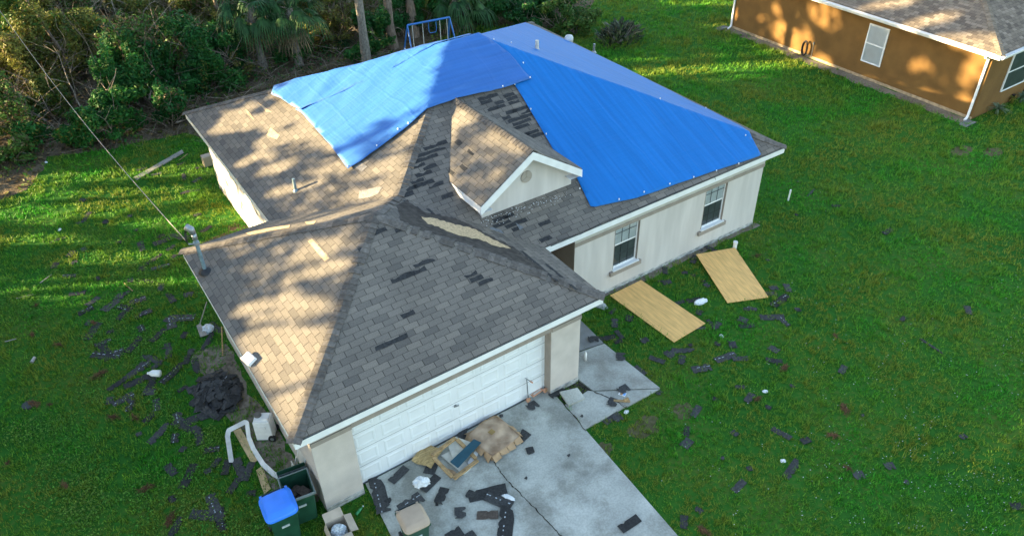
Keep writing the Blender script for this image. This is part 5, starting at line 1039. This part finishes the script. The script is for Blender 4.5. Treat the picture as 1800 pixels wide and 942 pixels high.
# ------------------------------------------------------------------ things on the driveway
c0 = G(868, 772, .05); ca = empty('flattened_carton', (c0.x, c0.y, .05), math.radians(9), 'large water stained brown carton crushed flat on the driveway', 'carton')
bm = bmesh.new(); bmesh.ops.create_grid(bm, x_segments=22, y_segments=22, size=.46)
for v in bm.verts:
    x, y = v.co.x, v.co.y; v.co.z = .17+.07*math.exp(-((x-.1)**2+(y-.12)**2)/.04)-.05*(abs(x)**3+abs(y)**3)/.1*.46+.02*fbm(x*4, y*4, 2); r_ = math.hypot(x, y); f = 1-.10*max(0, r_-.48)/.16; v.co.x *= f; v.co.y *= f
me = bpy.data.meshes.new('top_sheet'); bm.to_mesh(me); bm.free()
for p in me.polygons: p.use_smooth = True
me.materials.append(M('stained_card', (.36, .235, .15), .85, .3, 3.2, .3, 20, col2=(.50, .37, .26))); o = bpy.data.objects.new('top_sheet', me); COL.objects.link(o); o.parent = ca; s_ = o.modifiers.new('solid', 'SOLIDIFY'); s_.thickness = .012
m = MB(); m.box((-.02, .04, .246), (.13, .13, .006), rz=.1); m.build('cut_hole', M('hole_card', (.30, .20, .08), .9, .2), ca)
m = MB()
for i in range(4):
    a = i*math.pi/2; R_ = Matrix.Rotation(a, 4, 'Z')
    for k in range(4):
        x0 = -.44+.22*k; zz = random.uniform(.02, .13); m.add([(x0, -.44, .15), (x0+.2, -.44, .15), (x0+.2+random.uniform(-.03, .03), -.52-random.uniform(0, .07), zz*.5), (x0, -.50-random.uniform(0, .06), zz*.6)], [(0, 1, 2, 3)], T=R_)
    m.bar((-.42, -.43, .07), (.42, -.43, .07), .05, .13, T=R_)
m.build('torn_edge', CARD, ca)
c0 = G(800, 812, .05); wf = empty('wooden_square', (c0.x, c0.y, .08), math.radians(12), 'weathered square wooden frame lying over foam sheets on the driveway', 'wooden frame')
for p, q_ in (((-.36, -.36, .05), (.36, -.36, .02)), ((-.36, .36, .22), (.36, .36, .20)), ((-.36, -.31, .05), (-.36, .31, .21)), ((.36, -.31, .03), (.36, .31, .2))):
    m = MB(); m.bar(p, q_, .085, .05); m.build('rail', WOODY, wf, bevel=.006)
FOAM = M('foam_sheet', (.55, .54, .48), .8, .15, 6)
board(((785, 775), (801, 767), (832, 778), (798, 812)), (.20, .22, .2, .12), .03, FOAM, 'foam_sheet', 'white foam sheet leaning between wooden frame and garage door', 'foam sheet')
board(((775, 800), (797, 789), (828, 822), (815, 834)), (.10, .12, .08, .07), .03, FOAM, 'foam_sheet', 'white foam sheet inside the wooden frame', 'foam sheet')
board(((791, 811), (833, 771), (846, 777), (805, 822)), (.26, .30, .29, .25), .012, M('teal_board', (.02, .075, .11), .6, .15, 5), 'teal_board', 'dark teal board lying across the wooden frame', 'board')
board(((822, 812), (836, 790), (844, 789), (828, 822)), (.08, .1, .1, .08), .02, WPL, 'white_strip', 'white strip between the wooden frame and brown carton', 'strip')
board(((775, 819), (797, 826), (808, 836), (790, 832)), (.09, .11, .10, .08), .03, CARD, 'cardboard_strip', 'torn cardboard strip inside the lower edge of the wooden frame', 'cardboard')
# brown bag
bm = bmesh.new(); bmesh.ops.create_grid(bm, x_segments=14, y_segments=12, size=.25)
for v in bm.verts: v.co.z = .05+.05*fbm(v.co.x*5, v.co.y*5, 1)+.05*math.cos(v.co.x*5); v.co.x *= 1.15
me = bpy.data.meshes.new('brown_paper'); bm.to_mesh(me); bm.free(); me.materials.append(M('kraft_paper', (.42, .30, .14), .85, .25, 9, stretch=(1, 4, 1))); o = bpy.data.objects.new('brown_paper', me); COL.objects.link(o); o.location = G(752, 803, .06); o.rotation_euler = (0, 0, .55); s_ = o.modifiers.new('s', 'SOLIDIFY'); s_.thickness = .01; tag(o, 'crumpled brown kraft paper against the garage door', 'paper')
# scooter
c0 = G(929, 706, .05); sc_ = empty('kick_scooter', (c0.x, c0.y, .05), math.radians(9), 'pink kick scooter leaning at the right end of the garage door', 'scooter'); PINK = M('scooter_pink', (.50, .26, .17), .5, .12); T = Matrix.Rotation(math.radians(-6), 4, 'X')
m = MB(); m.box((.30, 0, .10), (.36, .11, .03), T=T); m.build('deck', PINK, sc_, bevel=.012)
m = MB(); m.box((.30, 0, .117), (.24, .05, .005), T=T); m.build('grip_tape', M('tape_grey', (.5, .46, .42), .8), sc_)
m = MB(); m.tube([T @ Vector((.1, 0, .1)), T @ Vector((.02, 0, .15)), T @ Vector((.0, 0, .2))], .02, 8); m.tube([T @ Vector((.0, 0, .08)), T @ Vector((.02, 0, .72))], .014, 8); st_ = m.build('steering_post', METAL, sc_)
m = MB(); m.tube([T @ Vector((.02, -.18, .72)), T @ Vector((.02, .18, .72))], .011, 8); m.build('handlebar', METAL, st_)
for y in (-1, 1):
    m = MB(); m.tube([T @ Vector((.02, y*.12, .72)), T @ Vector((.02, y*.2, .72))], .02, 8); m.build('grip', PINK, sc_)
for x, y in ((0, 0), (.52, -.07), (.52, .07)):
    m = MB(); m.tube([T @ Vector((x, y-.02, .065)), T @ Vector((x, y+.02, .065))], .065, 14); w_ = m.build('wheel', PINK, sc_); m = MB(); m.tube([T @ Vector((x, y-.024, .065)), T @ Vector((x, y+.024, .065))], .03, 10); m.build('hub', WOODY, w_)
# loose paver by the walkway
pv_ = board(((984, 688), (1015, 681), (1029, 699), (1000, 712)), (.22, .20, .10, .12), .06, CONC2, 'paver', 'loose square concrete paver tilted between driveway and garage pillar', 'paver')
m = MB(); m.tube([(0, 0, 0), (0, 0, .2), (0, 0, .25), (0, 0, .28)], [.038, .038, .02, .016], 12); o = m.build('spray_bottle', WPL, smooth=True); o.location = G(1029, 632, .05); tag(o, 'white bottle standing on the walkway beside the garage wall', 'bottle')
pc = G(1094, 692, .054); m = MB(); m.box((0, 0, .002), (.13, .18, .004), 0); m.box((.0, .02, .0045), (.1, .07, .001), 1); m.box((.01, -.05, .0045), (.09, .06, .001), 2); o = m.build('picture_card', [WPL, M('card_brown', (.4, .25, .15), .6), M('card_blue', (.15, .35, .7), .6)]); o.location = pc; o.rotation_euler = (0, 0, .5); tag(o, 'small printed card lying on the walkway corner', 'card')
m = MB(); m.bar((-.2, 0, .02), (.2, .02, .03), .07, .02); m.bar((.05, 0, .05), (.15, .08, .06), .06, .06); o = m.build('wood_splinter', WOODY, bevel=.006); o.location = G(1093, 706, .05); o.rotation_euler = (0, 0, -.75); tag(o, 'brown wood splinter lying on the walkway corner', 'wood scrap')
# pipe stubs on the lawn
m = MB(); m.tube([(0, 0, -.05), (0, 0, .22)], .06, 14); m.tube([(0, 0, .2), (0, 0, .26)], .07, 14); o = m.build('cleanout_pipe', WPL); o.location = G(1291, 437); tag(o, 'white cleanout pipe standing behind the tilted plywood sheet', 'pipe')
m = MB(); m.tube([(0, 0, -.05), (0.02, 0, .42)], .03, 10); o = m.build('marker_stake', WPL); o.location = G(1385, 353); tag(o, 'white marker stake standing on the right lawn', 'stake')
m = MB(); m.tube([(0, 0, -.05), (0, 0, .05)], .14, 18); o = m.build('ground_lid', M('lid_dark', (.05, .055, .06), .7)); o.location = G(50, 713); tag(o, 'round dark lid set in the left lawn', 'lid')
m = MB(); m.tube([(-.09, 0, .03), (.09, 0, .03)], .045, 10); o = m.build('tin_can', M('can_grey', (.45, .42, .4), .5)); o.location = G(59, 634); o.rotation_euler = (0, 0, 1); tag(o, 'pale can lying alone on the left lawn', 'can')
# dead frond clumps
def clump(n, r_):
    m = MB()
    for i in range(n):
        a = random.gauss(0, .7); c = Vector((random.gauss(0, r_), random.gauss(0, r_*.4), .03+random.random()*.06)); d = Vector((math.cos(a), math.sin(a), random.gauss(0, .15)))*random.uniform(.08, .25); s_ = Vector((-d.y, d.x, 0)).normalized()*.012
        m.add([c-d-s_, c+d*.6, c+d+s_, c-d*.5+s_], [(0, 1, 2, 3)])
    return m.build('dead_frond', BROWNLEAF)
cl = [clump(46, .11), clump(28, .07)]
for i, (u, v) in enumerate([(58, 590), (105, 608), (115, 855), (203, 735), (258, 860), (65, 538), (165, 570), (240, 737), (60, 712), (1467, 592), (1483, 720), (1466, 768), (1332, 703), (1491, 826), (1237, 935), (13, 818), (175, 660), (88, 713), (1378, 648), (1330, 452), (300, 915), (1735, 265)]):
    o = cl[i % 2] if i < 2 else cl[i % 2].copy()
    if i >= 2: COL.objects.link(o)
    o.location = G(u, v); o.rotation_euler = (0, 0, random.random()*6.28); lf = u < 600; k_ = random.uniform(.4, .85); o.scale = (k_, k_, 1)
    tag(o, 'rust brown dead frond clump lying on the left lawn' if lf else 'rust brown dead frond clump lying on the right lawn', 'dead frond', 'dead fronds on the left lawn' if lf else 'dead fronds on the right lawn')
# ------------------------------------------------------------------ torn shingles
MASKS = []   # (x, y, half length, half width, angle) kept clear of grass
def shingle_proto(L_, w_, glue, seed, mat=CHAR, tears=3):
    r = random.Random(seed); tear = r.choice((0, 0, 1, .5)); m = MB(); n = max(6, int(L_/.05)); top = []; bot = []
    for i in range(n+1):
        x = -L_/2+L_*i/n; y1 = w_/2; y0 = -w_/2
        if r.random() < .13: y1 -= r.uniform(0, w_*.25)
        if r.random() < .16: y0 += r.uniform(0, w_*.4)
        y0 += tear*max(0, i/n-.7)*w_*1.6
        z = .012+.03*abs(x/L_)**2*r.choice((0, .5, 1))+.006*math.sin(x*9+seed); top.append((x+r.uniform(-.008, .008), y1, z)); bot.append((x+r.uniform(-.008, .008), y0, z))
    for i in range(n):
        a, b_, c, d = bot[i], bot[i+1], top[i+1], top[i]; ym = [(p[0], 0.0, p[2]+.006) for p in (a, b_)]
        vs = [a, b_, ym[1], ym[0], c, d]; m.add(vs+[(x, y, z-.009) for x, y, z in vs], [(0, 1, 2, 3), (3, 2, 4, 5), (9, 8, 7, 6), (11, 10, 8, 9), (0, 6, 7, 1), (5, 4, 10, 11)]+([(0, 3, 9, 6), (3, 5, 11, 9)] if i == 0 else [])+([(1, 7, 8, 2), (2, 8, 10, 4)] if i == n-1 else []))
        if glue and i % 3 != 2 and r.random() < .6:
            yy = w_*.12; zz = .022+.03*abs(a[0]/L_)**2*0; za, zb = a[2]+.009, b_[2]+.009; m.add([(a[0], yy-.012, za), (b_[0]-.01, yy-.012, zb), (b_[0]-.01, yy+.012, zb), (a[0], yy+.012, za)], [(0, 1, 2, 3)], 1)
    me_o = m.build('torn_shingle', [mat, GLUE]); COL.objects.unlink(me_o); return me_o
PR = {'s': [shingle_proto(.34, .26, 0, 1), shingle_proto(.42, .22, 0, 2), shingle_proto(.28, .24, 0, 3), shingle_proto(.5, .2, 0, 4)], 'l': [shingle_proto(.95, .3, 0, 5), shingle_proto(.85, .28, 0, 6), shingle_proto(.75, .22, 0, 7)],
      'g': [shingle_proto(.55, .3, 1, 8), shingle_proto(.45, .28, 1, 9), shingle_proto(.62, .26, 1, 10)], 'G': [shingle_proto(.98, .32, 1, 11), shingle_proto(.9, .3, 1, 12)], 't': [shingle_proto(.8, .09, 0, 13)], 'b': [shingle_proto(.45, .2, 0, 14, CHARB)], 'q': [shingle_proto(.2, .18, 0, 15), shingle_proto(.15, .12, 0, 16)]}
def put(u, v, k, ang=None, z=.012, label='', group=None, sc=1.0):
    p = random.choice(PR[k]); o = p.copy(); COL.objects.link(o); q = G(u, v, z); a = random.random()*6.28 if ang is None else ang
    o.location = (q.x, q.y, z); o.rotation_euler = (random.gauss(0, .03), random.gauss(0, .03), a); o.scale = (sc, sc, 1); tag(o, label, 'shingle', group)
    d = p.dimensions; MASKS.append((q.x, q.y, d.x*sc*.5-.03, d.y*sc*.5-.03, a)); return o
LL = []
for z0, s_, ox, oy in (("480,20,g 590,260,g 860,245,g 950,190,g 990,280,g 1240,310,G 1180,345,g 710,480,g 735,570,G 810,545,g 1000,640,g 1180,700,G 850,870,g 900,920,g 1080,910,g 1355,790,g 975,385,g 670,40,s 900,50,s 1010,55,l 535,140,s 640,195,s 790,200,l 870,140,s 1110,100,s 1180,170,l 1300,150,s 840,295,s 610,345,s 640,400,l 760,405,s 1090,430,l 1270,430,s 1420,490,l 930,490,l 1150,505,s 940,670,l 1050,590,l 1350,640,l 1290,600,s 820,760,l 1040,770,l 1030,820,s 900,860,s 760,880,s 1260,800,s 1165,550,s 1320,545,s 1490,380,l 1450,450,l 730,540,l 1080,640,s 960,740,l 1240,640,s", 3.924, 0, 480),
    ("1020,135,s 1220,130,g 1260,190,l 1090,240,l 1200,270,g 1360,250,l 1450,350,g 1170,490,s 1290,530,l 1550,470,s 1180,690,s 1460,720,g 1420,800,l 1510,830,G 1200,890,l 1720,650,s 1640,480,l 1700,500,l 1600,600,s 950,245,q 1250,350,q 1420,500,q 1480,440,s 1340,140,l", 3.893, 0, 700),
    ("395,715,l 490,810,s 580,780,s 820,730,s 975,760,l 1140,715,l 1060,850,l 1110,690,s 1215,690,l 600,550,l 560,590,s 730,590,s 895,550,s 1310,380,l 1270,280,l 1360,300,s 1250,190,s 1080,260,s 980,225,s 570,440,s 1390,210,s 1290,700,s 940,645,q 510,870,s 1360,540,s 1420,640,s 1180,770,s 380,890,s 980,910,s 1110,900,G 1200,830,s", 3.924, 0, 240)):
    for it in z0.split():
        a, b_, c = it.split(','); LL.append((ox+float(a)/s_, oy+float(b_)/s_, c))
for u, v, k in LL:
    put(u, v, k, random.gauss(.7, .6) if random.random() < .65 else None, .014, 'charcoal roof shingle with white glue dashes lying in the grass left of the house' if k in 'gG' else 'torn plain charcoal roof shingle lying in the grass left of the house', 'glue dashed shingles on the left lawn' if k in 'gG' else 'plain shingles on the left lawn', random.uniform(.6, .95))
RL = []
for z0, s_, ox, oy in (("725,240,s 935,275,q 870,255,s 685,320,q 735,325,s 1040,350,s 1015,320,q 980,555,s 990,670,s 1110,655,s 1070,635,s 1310,610,s 1340,655,s 1350,530,s 1380,525,s 1590,465,G 1530,590,l 1620,625,g 1230,795,s 1180,890,G 1290,900,s 860,840,l 735,860,s 775,865,s 850,910,s 570,765,s 345,635,s 455,600,s 330,545,s 380,720,s 370,770,s 1540,830,s 1545,915,s 1520,415,s 1540,370,s 1645,370,s 1495,160,q 940,155,s 1065,75,s 1000,85,q 825,480,s 940,460,s 1715,530,q 290,745,s 665,910,s 1115,790,q 915,800,q", 4.281, 1000, 420),
    ("825,130,s 930,230,t 1070,97,s 70,315,g 215,385,s 50,475,s 15,550,s 15,595,s 195,558,s 370,558,l 460,585,s 410,690,l 210,755,s 60,845,s 775,680,s 1050,570,s 660,715,s 675,490,q 250,425,s 320,460,q 345,290,s 185,225,s 410,380,q 1250,830,s 430,95,q 600,320,s 5,890,s 840,740,q 250,690,q 150,650,q 120,430,q", 2.132, 1200, 500)):
    for it in z0.split():
        a, b_, c = it.split(','); RL.append((ox+float(a)/s_, oy+float(b_)/s_, c))
RL += [(1425, 340, 't'), (1470, 362, 's'), (1560, 407, 's'), (1400, 378, 'q'), (1405, 320, 'q'), (1075, 735, 'l'), (1086, 735, 's'), (1126, 651, 's'), (1158, 690, 's')]
for u, v, k in RL:
    if k == 't': lb, gr = ('long thin dark shingle strip alone on the open right lawn' if v > 500 else 'narrow grey shingle strip on the lawn behind the white marker stake'), None
    elif k in 'gG': lb, gr = 'dark roof shingle with pale glue dashes lying on the lawn right of the house front', 'glue dashed shingles on the right lawn'
    else: lb, gr = 'torn plain dark roof shingle lying on the lawn right of the house front', 'plain shingles on the right lawn'
    put(u, v, k, random.gauss(-.2, .8), .014, lb, gr, random.uniform(.55, .9))
R_ = math.radians
for u, v, k, a, lb in ((667, 869, 'G', 75, 'large black shingle with glue dashes at the left edge of the driveway'), (701, 834, 's', 20, 'torn black shingle fragment below the left part of the garage door'), (683, 880, 'q', 0, 'small black scrap right of the large dashed shingle on the driveway'), (722, 884, 'g', 5, 'black shingle sticking out behind the tan lidded bin'),
    (757, 849, 's', 20, 'narrow black shingle touching the white bag on the driveway'), (776, 871, 's', 40, 'rumpled black shingle in front of the white bag'), (768, 886, 'q', 60, 'tiny black scrap right of the tan lid'), (827, 869, 'q', 30, 'small triangular black scrap in the middle of the driveway'), (809, 901, 's', 62, 'upright black shingle strip in the lower middle of the driveway'),
    (857, 866, 'l', -20, 'black shingle folded against a dashed one on the driveway'), (877, 880, 'g', -60, 'black dashed shingle beside the white torn plastic scrap'), (857, 905, 'b', -35, 'brownish shingle strip in the lower middle of the driveway'), (889, 924, 'G', 50, 'large black shingle with glue dashes at the bottom of the driveway'), (799, 940, 's', 0, 'black shingle cut by the bottom edge of the picture'), (827, 941, 'q', 0, 'small black scrap at the bottom edge of the driveway'),
    (918, 767, 's', 15, 'black shingle strip right of the crushed brown carton'), (932, 792, 'q', 70, 'small square black shingle right of the crushed brown carton'), (936, 713, 's', 5, 'black shingle strip on the driveway in front of the scooter'), (881, 731, 'q', 60, 'tiny black square below the garage door above the carton'), (812, 765, 's', 50, 'black shingle under the foam sheet against the garage door'), (758, 822, 's', 40, 'black shingle poking from under the kraft paper'), (1107, 920, 's', 0, 'black crumpled shingle at the right edge of the driveway'),
    (1043, 596, 's', -35, 'black shingle strip on the shaded porch slab'), (1091, 627, 's', 50, 'black shingle strip at the grass edge of the walkway'), (1096, 684, 's', -3, 'black shingle strip lying across the walkway crack'), (1077, 707, 's', 28, 'black ragged shingle beside the brown wood splinter'), (1023, 731, 'q', 20, 'tiny black triangle on the walkway apron'), (978, 690, 's', 10, 'black shingle at the foot of the right garage pillar'), (925, 840, 'q', 20, 'tiny dark scrap right of the driveway crack'), (1000, 800, 'q', 0, 'tiny dark scrap on the right half of the driveway')):
    put(u, v, k, R_(a), .064, lb, None, .5 if 'tiny' in lb else 1.0)
# heap beside the garage
hc = Vector((-.86, 4.78, 0)); m = MB(); ng = 18
def hz(x, y): return .19*max(0, 1-((x/.55)**2+(y/.74)**2))**.7
bm = bmesh.new(); bmesh.ops.create_grid(bm, x_segments=26, y_segments=34, size=1)
for v_ in bm.verts: x, y = v_.co.x*.62, v_.co.y*.84; v_.co = Vector((x, y, hz(x, y)*.85-.02+.05*fbm(x*5, y*5, 2)*(hz(x, y) > 0)))
me = bpy.data.meshes.new('felt_heap'); bm.to_mesh(me); bm.free(); me.materials.append(M('black_felt', (.035, .036, .038), .8, .4, 12, .6, 40)); o = bpy.data.objects.new('felt_heap', me); COL.objects.link(o); o.location = hc; tag(o, 'heap of torn black roofing felt beside the garage eave', 'felt heap')
for i in range(95):
    a = random.random()*6.28; r_ = random.random()**.6; x, y = math.cos(a)*r_*.58, math.sin(a)*r_*.80; p = random.choice(PR[random.choice('sslqg' if i % 6 == 0 else 'ssl')]); o = p.copy(); COL.objects.link(o)
    gxh = (hz(x+.05, y)-hz(x-.05, y))/.1; gyh = (hz(x, y+.05)-hz(x, y-.05))/.1; nv = Vector((-gxh*.8, -gyh*.8, 1)).normalized(); qr = nv.to_track_quat('Z', 'Y') @ Matrix.Rotation(random.random()*6.28, 3, 'Z').to_quaternion() @ Matrix.Rotation(random.gauss(0, .32), 3, 'X').to_quaternion()
    o.rotation_euler = qr.to_euler(); o.location = hc+Vector((x, y, hz(x, y)+.03+random.random()*.04)); o.scale = (.62, .75, 1); tag(o, 'torn black shingle piled on the felt heap beside the garage', 'shingle', 'shingles in the heap beside the garage')
# ------------------------------------------------------------------ grass
res = .05; gx0, gy0_, gx1, gy1 = -10.0, -13.0, 47.0, 46.0; nx, ny = int((gx1-gx0)/res), int((gy1-gy0_)/res)
cxs = gx0+(np.arange(nx)+.5)*res; cys = gy0_+(np.arange(ny)+.5)*res; XX, YY = np.meshgrid(cxs, cys, indexing='ij'); dens = np.ones((nx, ny))
def kill(poly, f=0.0):
    xs = [p[0] for p in poly]; ys = [p[1] for p in poly]; i0, i1 = max(0, int((min(xs)-gx0)/res)), min(nx, int((max(xs)-gx0)/res)+2); j0, j1 = max(0, int((min(ys)-gy0_)/res)), min(ny, int((max(ys)-gy0_)/res)+2)
    if i1 <= i0 or j1 <= j0: return
    k_ = inpoly(XX[i0:i1, j0:j1], YY[i0:i1, j0:j1], poly); dens[i0:i1, j0:j1][k_] *= f
kill(WOODP, .035)
kill([(0, 0), (GW, 0), (GW, MY0), (MX1, MY0), (MX1, MY1), (MX0, MY1), (MX0, GD-OV), (0, GD-OV)]); kill([(NX, NY0), (NW, NY0), (NW, NY1), (NX, NY1)]); kill([(27.55, 2.2), (28.1, 2.2), (28.1, 15.2), (27.6, 15.3)], .05)
kill(DRIVE2); kill([(6.77, .95), (6.77, 4.6), (8.27, 4.6), (8.24, 1.9), (8.16, .70)])
kill(gp((1016, 668), (1016, 622), (1062, 606), (1160, 684), (1102, 717), (1028, 757), (985, 700), (1000, 711), (1033, 689)))
for pix in (PA, PB): kill(gp(*pix))
[kill(b_, .65) for b_ in BLOBS]; kill(gp((75, 275), (95, 275), (105, 420), (70, 420)), .55)
kill([(2.3, 2.15), (15.8, 2.12), (15.8, 2.33), (2.3, 2.33)], .3); kill([(-.35, 6.2), (0, 6.2), (0, .4), (-.3, .4)], .35)
kill([(-1.5, 3.9), (-.2, 3.9), (-.2, 5.7), (-1.4, 5.7)], .1)
for x, y, hl, hw, a in MASKS:
    c_, s_ = math.cos(a), math.sin(a); hl, hw = max(hl, .04), max(hw, .04); kill([(x+c_*i*hl-s_*j*hw, y+s_*i*hl+c_*j*hw) for i, j in ((-1, -1), (1, -1), (1, 1), (-1, 1))], .5)
dC = np.stack([XX-CX, YY-CY, np.full_like(XX, -CZ)], -1); zc = dC @ np.array(FW); pu = 900+FPX*(dC @ np.array(RT))/zc; pv = 471-FPX*(dC @ np.array(UP))/zc
vis = (pu > -60) & (pu < 1860) & (pv > -40) & (pv < 1000); dist = np.linalg.norm(dC, axis=-1)
ppm = np.clip(22/dist, .35, 1.35)**1.6*105*dens*vis; cnt = rng.poisson(ppm*res*res*1.0); ii, jj = np.nonzero(cnt); rep = np.repeat(np.arange(len(ii)), cnt[ii, jj])
px = cxs[ii[rep]]+rng.uniform(-.5, .5, len(rep))*res; py = cys[jj[rep]]+rng.uniform(-.5, .5, len(rep))*res; nT = len(px); dd = np.hypot(px-CX, np.hypot(py-CY, CZ)); gs = np.clip(dd/22, .8, 1.9)
BL_ = 7; n = nT*BL_; bx_ = np.repeat(px, BL_)+rng.normal(size=n)*.035*np.repeat(gs, BL_); by_ = np.repeat(py, BL_)+rng.normal(size=n)*.035*np.repeat(gs, BL_); g2 = np.repeat(gs, BL_)
tall = np.array([max(0, fbm(x*.9, y*.9, 2))+.5*max(0, fbm(x*3.1, y*3.1, 5)) for x, y in zip(px, py)]); tall = np.repeat(1+1.5*tall, BL_)
an = rng.random(n)*6.283; hgt = (.03+.055*rng.random(n)**1.4)*g2**.7*tall; ww = (.006+.008*rng.random(n))*g2; ln = hgt*(.15+.9*rng.random(n)); an2 = an+1.57+rng.normal(size=n)*.4
V = np.zeros((n, 3, 3)); V[:, 0, 0] = bx_-np.cos(an)*ww; V[:, 0, 1] = by_-np.sin(an)*ww; V[:, 1, 0] = bx_+np.cos(an)*ww; V[:, 1, 1] = by_+np.sin(an)*ww; V[:, :2, 2] = .004
V[:, 2, 0] = bx_+np.cos(an2)*ln; V[:, 2, 1] = by_+np.sin(an2)*ln; V[:, 2, 2] = hgt
print('grass blades', n)
me = bpy.data.meshes.new('lawn_grass'); me.vertices.add(n*3); me.vertices.foreach_set('co', V.reshape(-1)); me.loops.add(n*3); me.polygons.add(n); me.loops.foreach_set('vertex_index', np.arange(n*3, dtype=np.int32)); me.polygons.foreach_set('loop_start', np.arange(0, n*3, 3, dtype=np.int32)); me.polygons.foreach_set('loop_total', np.full(n, 3, dtype=np.int32))
def grass_mat():
    m = leaf_mat('grass_blades', (.032, .27, .016), (.08, .30, .02), .3, .35, 9); N, L = nt(m); r = [x for x in N if x.type == 'VALTORGB'][0]; g = [x for x in N if x.type == 'NEW_GEOMETRY'][0]
    n1 = N.new('ShaderNodeTexNoise'); n1.inputs['Scale'].default_value = .42; n1.inputs['Detail'].default_value = 7; n1.inputs['Roughness'].default_value = .62; L.new(g.outputs['Position'], n1.inputs[0])
    r1 = ramp(N, [(.39, (0, 0, 0)), (.60, (1, 1, 1))]); L.new(n1.outputs[0], r1.inputs[0]); mx = N.new('ShaderNodeMix'); mx.data_type = 'RGBA'; mx.inputs[7].default_value = (.185, .24, .026, 1); L.new(r1.outputs[0], mx.inputs[0]); L.new(r.outputs[0], mx.inputs[6])
    s = [x for x in N if x.type == 'VECT_MATH'][0]; L.new(mx.outputs[2], s.inputs[0]); return m
me.materials.append(grass_mat()); me.update(calc_edges=True); o = bpy.data.objects.new('lawn_grass', me); COL.objects.link(o); tag(o, 'short patchy green grass covering the lawns around the house', 'grass', kind='stuff')
# broad-leaved weeds round the scattered shingles
n = 60000; xx = rng.uniform(-5.5, .1, n); yy = rng.uniform(-1.5, 14.5, n); w_ = np.array([fbm(x*.55, y*.55, 12) for x, y in zip(xx, yy)])+.35*np.clip(1-np.abs(xx+.9)/3.5, -.5, 1); ix = np.clip(((xx-gx0)/res).astype(int), 0, nx-1); iy = np.clip(((yy-gy0_)/res).astype(int), 0, ny-1)
w_ -= .6*((xx > -1.25) & (yy > .6) & (yy < 3.9)); ok = (rng.random(n)*.5 < w_) & (rng.random(n) < dens[ix, iy]); c = np.stack([xx, yy, .025+.05*rng.random(n)], 1)[ok]; n = len(c); a = rng.normal(size=(n, 3))*np.array([1, 1, .6]); a /= np.linalg.norm(a, axis=1)[:, None]; b_ = np.cross(a, rng.normal(size=(n, 3))*.35+np.array([0, 0, 1])); s = (.012+.017*rng.random(n))[:, None]
tag(quad_obj('lawn_weeds', np.stack([c-a*s, c-b_*s*.7, c+a*s, c+b_*s*.7], 1), [leaf_mat('weed_leaves', (.045, .22, .02), (.13, .23, .03), .3, .5, 1.0)]), 'broad leaved weeds growing between the shingles left of the house', 'weeds', kind='stuff')
# clover flowers in the lower right lawn
n = 3000; u_ = rng.uniform(1000, 1800, n); v_ = rng.uniform(330, 942, n); w_ = np.clip((v_-300)/640, 0, 1)*np.clip((u_-1050)/500, .25, 1); m = []; 
for i in range(n):
    if fbm(u_[i]*.012, v_[i]*.016, 4) < .12-.1*w_[i] or random.random() > w_[i]: continue
    q = G(u_[i], v_[i]); k = inpoly(np.array([q.x]), np.array([q.y]), DRIVE2+[])[0]
    ix, iy = int((q.x-gx0)/res), int((q.y-gy0_)/res)
    if k or dens[ix, iy] < .5: continue
    s_ = random.uniform(.007, .014); z = random.uniform(.05, .075); m.append([(q.x-s_, q.y, z), (q.x, q.y-s_, z+.004), (q.x+s_, q.y, z), (q.x, q.y+s_, z+.004)])
tag(quad_obj('clover_flowers', np.array(m), [M('clover_white', (.5, .52, .5), .8, .1)]), 'tiny white clover flowers sprinkled through the right lawn', 'flowers', kind='stuff')
for k_ in PR:
    for p in PR[k_]:
        if p.name not in COL.objects: bpy.data.objects.remove(p)
